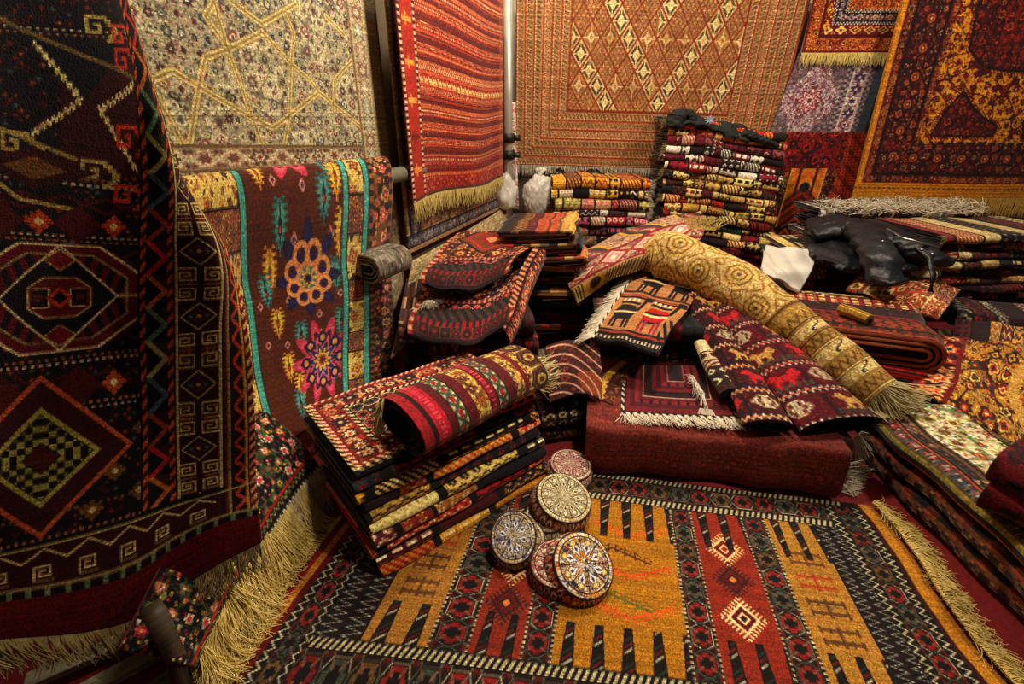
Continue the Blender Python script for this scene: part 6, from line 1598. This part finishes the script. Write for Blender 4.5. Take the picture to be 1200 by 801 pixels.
rolled('rolled_rug', 'short gold roll poking out of the looped rug', [(1.591, 2.166, 0.42), (1.617, 2.099, 0.42), (1.639, 2.024, 0.42)], [.03, .03, .028], lambda x, y: fill(x, '#b08a34') * (0.9 + .1 * np.sin(y * 300))[:, None], 1.6, 30, 24, 1, 0, 1, seed=1, back='#7a5a20', edge='#8a6a2c', gap=.008)
ctrl = [[(1.828, 2.491, 0.415), (1.94, 2.309, 0.412), (2.102, 2.182, 0.36)], [(2.043, 2.695, 0.43), (2.159, 2.459, 0.44), (2.256, 2.314, 0.41)], [(2.324, 2.866, 0.4), (2.431, 2.678, 0.42), (2.525, 2.565, 0.38)]]
hung('draped_rug', 'cream scrolled rug draped over the looped rug, behind it', [0, .14, .28], [0, .3, .6], ctrl, 60, 100, lambda x, y: blooms('#8a3a24', ['#c9b078 #17131a #8e1c1c', '#b89a5a #3a2a20 #a8321c'], '#c9b078', .09, 8)(x, y), (0, -.5, 1), WOOL, back='#3a1c18', thick=.014, wob=.007)
tanbr = segments(['#8a5a2c', '#2a1418', '#a87c40', '#5a1c18'], 391, .1, .06, ['#c9a868', '#17131a'])
ctrl = [[(2.165, 2.143, 0.22), (2.231, 1.991, 0.24), (2.287, 1.827, 0.24), (2.434, 1.618, 0.24)], [(2.308, 2.287, 0.25), (2.447, 2.219, 0.27), (2.555, 2.114, 0.28), (2.858, 2, 0.28)], [(2.629, 2.683, 0.2), (2.872, 2.688, 0.22), (3.154, 2.688, 0.22), (3.643, 2.646, 0.22)]]
hung('spread_carpet', 'tan and dark striped carpet lying between the gold floral carpet and far right stack', [0, .2, .5], [0, .3, .65, 1.2], ctrl, 60, 120, tanbr, (0, -.3, 1), WOOL, back='#3a2418', thick=.02, wob=.010)
folded('folded_rug', 'black and red folded rug lying in front of the far right stack', (2.72, 2.32, .20), -22, .6, .3, .10, segments(['#17131a', '#4a1418', '#2a1418', '#8e1c1c'], 392, .1, .05, ['#b0a080', '#8e1c1c']), None, seed=393, nu=60, nf=12, nt=12, wob=.015)

# ------------------------------------------------------------------ stack under the jacket
c6 = [('orange and cream figured', ['#8e2a1c', '#c9a868', '#17131a', '#b8501c']), ('black with cream knots', ['#17131a', '#3a1418', '#b8a888', '#1c1418']), ('bright crimson', ['#8e1420', '#a0181c', '#6a0e18', '#17131a']), ('maroon and cream', ['#4a1014', '#b89c70', '#17131a', '#7a1c1c']), ('dark plum', ['#2a1218', '#4a1418', '#17131a']), ('rust', ['#7a2a1c', '#3a1418', '#a8703a'])]
for i, (d, cs) in enumerate(c6):
    folded('folded_rug', f'{d} rug, {nth_from_top(i)} in the stack under black leather jacket', (2.19 + .015 * (i % 3), 2.86 - .03 * (i > 2), .02 + .08 * (5 - i)), -6, .82, .6, .078, segments(cs, 400 + i, .12, .05, ['#c9b080', '#8e1c1c', '#17131a']), 'stack under the jacket', seed=i + 260, nu=90, nf=10, nt=5, wob=.012)

# ------------------------------------------------------------------ stack at the far right and the fringed heap behind it
c7 = [('cream and black scrolled', ['#b8a06a', '#17131a', '#7a2a24', '#c0ac78']), ('maroon and cream', ['#5a1420', '#c0a878', '#17131a', '#8a3a34']), ('black and wine', ['#17131a', '#4a1420', '#b8a888', '#2a1418']), ('cream meander', ['#c0ac7c', '#17131a', '#6a1c1c', '#a8905c']), ('dark floral', ['#2a1a1c', '#5a1c1c', '#b09868', '#17131a']), ('red with tan key pattern', ['#8e1820', '#a01c1c', '#6a1418', '#b08a54']), ('green-black checked', ['#1c2420', '#17131a', '#3a1418', '#8a7a5a']), ('black with white knots', ['#17131a', '#c8c0b0', '#1c1418', '#3a1a1c']), ('dark wine', ['#3a1018', '#17131a', '#5a1820']), ('grey-white edged', ['#a89c88', '#3a2a24', '#6a5a4a'])]
for i, (d, cs) in enumerate(c7):
    folded('folded_rug', f'{d} rug, {nth_from_top(i)} in stack at the far right', (3.22 + .015 * ((i * 7) % 3), 3.02 + .02 * ((i * 5) % 3), .03 + .056 * (9 - i)), 3, 1.0, .62, .055, segments(cs, 420 + i, .13, .045, ['#c9b080', '#17131a', '#8e1c1c']), 'stack at the far right', seed=i + 280, nu=110, nf=10, nt=5 if i else 34, wob=.012, fr=('a',) if i % 2 == 0 else None, fr_mat=FRINGE_DULL)
for i in range(4):
    folded('folded_rug', f'rug with pale shaggy folded end, {nth_from_top(i)} in heap below gold fringe', (2.95 + .03 * (i % 2), 3.72, .25 + .1 * (3 - i)), 1, 1.2, .4, .098, segments(['#c8bca4', '#b0a48c', '#3a2a24', '#d0c4b0'], 440 + i, .08, .04, ['#17131a', '#8a5a4a']), 'fringed heap below the gold fringe', seed=i + 300, nu=80, nf=10, nt=12, wob=.02)
rt = root('loose_fringe', (2.95, 3.62, .64), 'tangle of cream fringe ends on the heap below the gold fringed carpet', 'fringe')
rng = np.random.default_rng(77)
pth = []
for q in range(700):
    b = vec((rng.uniform(2.4, 3.5), rng.uniform(3.56, 3.9), .648 + rng.uniform(-.02, .05))); d = rng.normal(0, 1, 3) * vec((1, .6, .25)); d = d / np.linalg.norm(d) * rng.uniform(.04, .10)
    pth.append([b - d / 2, b + rng.normal(0, .012, 3), b + d / 2 + vec((0, 0, -.01))])
tubes('strands', pth, .0022, FRINGE_WHITE, rt, 4, 'stuff')

# ------------------------------------------------------------------ black leather jacket, black jacket on tall stack, white bag
LEATHER = plain('black_leather', '#0a0b10', '#191b22', 26, 0.46, 0.6, dist=0.012)
CLOTHB = plain('black_cloth', '#0c100f', '#1a1f1e', 40, 0.75, 0.3, dist=0.004)
METAL = plain('steel_snap', '#a0a0a0', '#c8c8c8', 10, 0.3, 0.05, 0.9)
def solid(P, name, mat, parent, toward, thick=.02):
    return sheet(P, np.full((P.shape[0] - 1, P.shape[1] - 1, 3), .05), toward, mat, thick, parent, name, coarse=4, back='#0a0a0c')
def crump(P, a, seed, f=14):
    g = np.random.default_rng(seed).uniform(0, 6, 6); i = np.linspace(0, 1, P.shape[0])[:, None]; j = np.linspace(0, 1, P.shape[1])[None]
    d = a * (np.sin(i * f + j * 5 + g[0]) * .5 + np.sin(j * f * .8 - i * 9 + g[1]) * .5 + .6 * np.abs(np.sin(i * 7 + j * f * 1.5 + g[2])))
    P = P.copy(); P[..., 2] += d; P[..., 1] -= d * .4; return P
jk = root('jacket', (2.019, 2.778, 0.52), 'black leather jacket thrown over the stack right of the white plastic bag', 'jacket')
ctrl = np.array([[(1.811, 2.775, 0.5), (1.832, 2.594, 0.51), (1.945, 2.563, 0.49), (2.272, 2.596, 0.48)], [(1.827, 2.945, 0.53), (1.962, 2.821, 0.55), (2.113, 2.74, 0.54), (2.397, 2.701, 0.51)], [(1.952, 3.219, 0.55), (2.164, 3.159, 0.58), (2.365, 3.007, 0.58), (2.587, 2.86, 0.53)], [(2.192, 3.598, 0.55), (2.385, 3.519, 0.59), (2.676, 3.444, 0.58), (2.797, 3.106, 0.53)]])
q = np.linspace(0, 1, 60)
solid(crump(net([0, .33, .66, 1], [0, .33, .66, 1], ctrl, q, np.linspace(0, 1, 80)) + (.016 * np.abs(np.sin((q[:, None] * 1.0 + np.linspace(0, .5, 80)[None]) * 14)))[..., None] * vec((0, -.3, 1)), .008, 1, 11), 'body', LEATHER, jk, (0, -.6, 1), .03)
def sleeve(name, pts, r, parent, mat, seed, sides=14):
    pts = vec(pts); kn = np.concatenate([[0], np.cumsum(np.linalg.norm(np.diff(pts, axis=0), axis=1))]); s = np.linspace(0, kn[-1], 60)
    c = hermite(kn, pts, s); rr = np.interp(s, kn, r) * (1 + .05 * np.sin(s * 60 + seed) + .05 * np.sin(s * 37))
    c = c - np.array([0, 0, .3]) * np.mean(r)
    o = tubes(name, [c], [rr], mat, parent, 28)
    me = o.data; n = len(me.vertices); co = np.empty(n * 3, np.float32); me.vertices.foreach_get('co', co); co = co.reshape(-1, 3)
    base = np.repeat(c - parent_loc(parent), 28, 0)
    k = np.arange(n); g = k // 28; a = k % 28 * 2 * math.pi / 28
    d = co - base; d[:, 2] *= .55
    cr = 1 + .15 * np.abs(np.sin(g * .36 + a * 1.5 + seed)) ** .6 + .09 * np.abs(np.sin(g * .23 - a * 2.5 + seed)) - .05 * np.abs(np.sin(a * 4 + g * .5)) - .06
    me.vertices.foreach_set('co', (base + d * cr[:, None]).astype(np.float32).ravel()); me.update()
    return o
sl = sleeve('sleeve', [(1.889, 3.02, 0.62), (2.081, 2.979, 0.66), (2.002, 2.65, 0.65), (1.951, 2.473, 0.6), (1.932, 2.375, 0.5)], [.07, .085, .085, .085, .075], jk, LEATHER, 1)
sleeve('sleeve', [(2.197, 2.828, 0.64), (2.256, 2.697, 0.62), (2.323, 2.604, 0.58), (2.453, 2.664, 0.54)], [.075, .08, .07, .05], jk, LEATHER, 3)
ctrl = np.array([[(1.886, 3.072, 0.62), (2.009, 3.033, 0.66), (2.159, 2.982, 0.67)], [(2.034, 3.359, 0.62), (2.189, 3.33, 0.66), (2.26, 3.15, 0.67)]])
solid(crump(net([0, 1], [0, .5, 1], ctrl, np.linspace(0, 1, 12), np.linspace(0, 1, 40)), .01, 4), 'collar', LEATHER, jk, (0, -.6, 1), .014)
for pts in ([(1.87, 2.428, 0.53), (1.862, 2.292, 0.535), (2.004, 2.367, 0.53)],):
    tubes('cuff', [[p - vec((0, .03, .02)) for p in vec(pts)]], .016, LEATHER, jk, 8)
tubes('zipper', [[(2.246, 2.877, 0.66), (2.14, 2.626, 0.665), (2.204, 2.569, 0.65), (2.398, 2.659, 0.6)]], .006, METAL, jk, 6)
tubes('strap', [[(2.159, 2.536, 0.63), (2.216, 2.495, 0.585), (2.191, 2.4, 0.52), (2.172, 2.361, 0.44)]], [[.016, .016, .015, .014]], LEATHER, jk, 6)
for p in ((1.982, 2.545, 0.66), (2.152, 2.481, 0.63), (2.17, 2.431, 0.62)):
    tubes('snap', [[p, vec(p) + vec((0, -.006, .006))]], .007, METAL, jk, 10)

jk = root('jacket', (1.51, 4, 1.134), 'black cloth jacket with small blue emblem lying on top of the tall stack', 'jacket')
ctrl = np.array([[(1.206, 4, 1.242), (1.443, 3.99, 1.2), (1.743, 3.99, 1.128), (2.078, 4, 1.067)], [(1.213, 4.04, 1.277), (1.455, 4.04, 1.235), (1.754, 4.04, 1.182), (2.083, 4.05, 1.096)], [(1.268, 4.15, 1.314), (1.492, 4.15, 1.253), (1.777, 4.1, 1.199), (2.089, 4.1, 1.119)], [(1.409, 4.35, 1.254), (1.629, 4.35, 1.202), (1.894, 4.35, 1.15), (2.19, 4.35, 1.071)]])
solid(crump(net([0, .33, .66, 1], [0, .33, .66, 1], ctrl, np.linspace(0, 1, 40), np.linspace(0, 1, 90)), .02, 5), 'body', CLOTHB, jk, (0, -.6, 1), .03)
sleeve('hood', [(1.242, 4.02, 1.218), (1.264, 4.04, 1.289), (1.332, 4.06, 1.313), (1.415, 4.06, 1.241)], [.05, .07, .06, .03], jk, CLOTHB, 2)
sleeve('sleeve', [(1.773, 4.02, 1.176), (1.919, 4, 1.128), (2.047, 4, 1.086)], [.05, .045, .03], jk, CLOTHB, 3)
EMB = plain('blue_emblem', '#5a7ab0', '#a8c0e0', 30, 0.7, 0.1)
e0 = vec((1.5, 3.99, 1.247))
tubes('emblem', [[e0 + vec((0, 0, 0)), e0 + vec((dx, -.004, dz))] for dx, dz in ((.04, 0), (-.04, 0), (0, .035), (0, -.03), (.03, .025), (-.03, .025), (.03, -.022), (-.03, -.022))], np.array([[.007, .002]] * 8), EMB, jk, 5)

bag = root('plastic_bag', (1.643, 2.75, 0.45), 'flat white plastic bag tucked between the beige roll and the black leather jacket', 'bag')
ctrl = np.array([[(1.406, 2.597, 0.46), (1.485, 2.534, 0.44), (1.588, 2.506, 0.4)], [(1.473, 2.756, 0.5), (1.553, 2.629, 0.5), (1.74, 2.697, 0.45)], [(1.626, 3.035, 0.53), (1.719, 2.902, 0.53), (1.9, 2.933, 0.49)]])
sheet(crump(net([0, .5, 1], [0, .5, 1], ctrl, np.linspace(0, 1, 40), np.linspace(0, 1, 40)), .016, 9, 5), np.full((39, 39, 3), .8), (0, -.6, 1), PLASTIC_W, .02, bag, 'film', back='#c8c0b0')
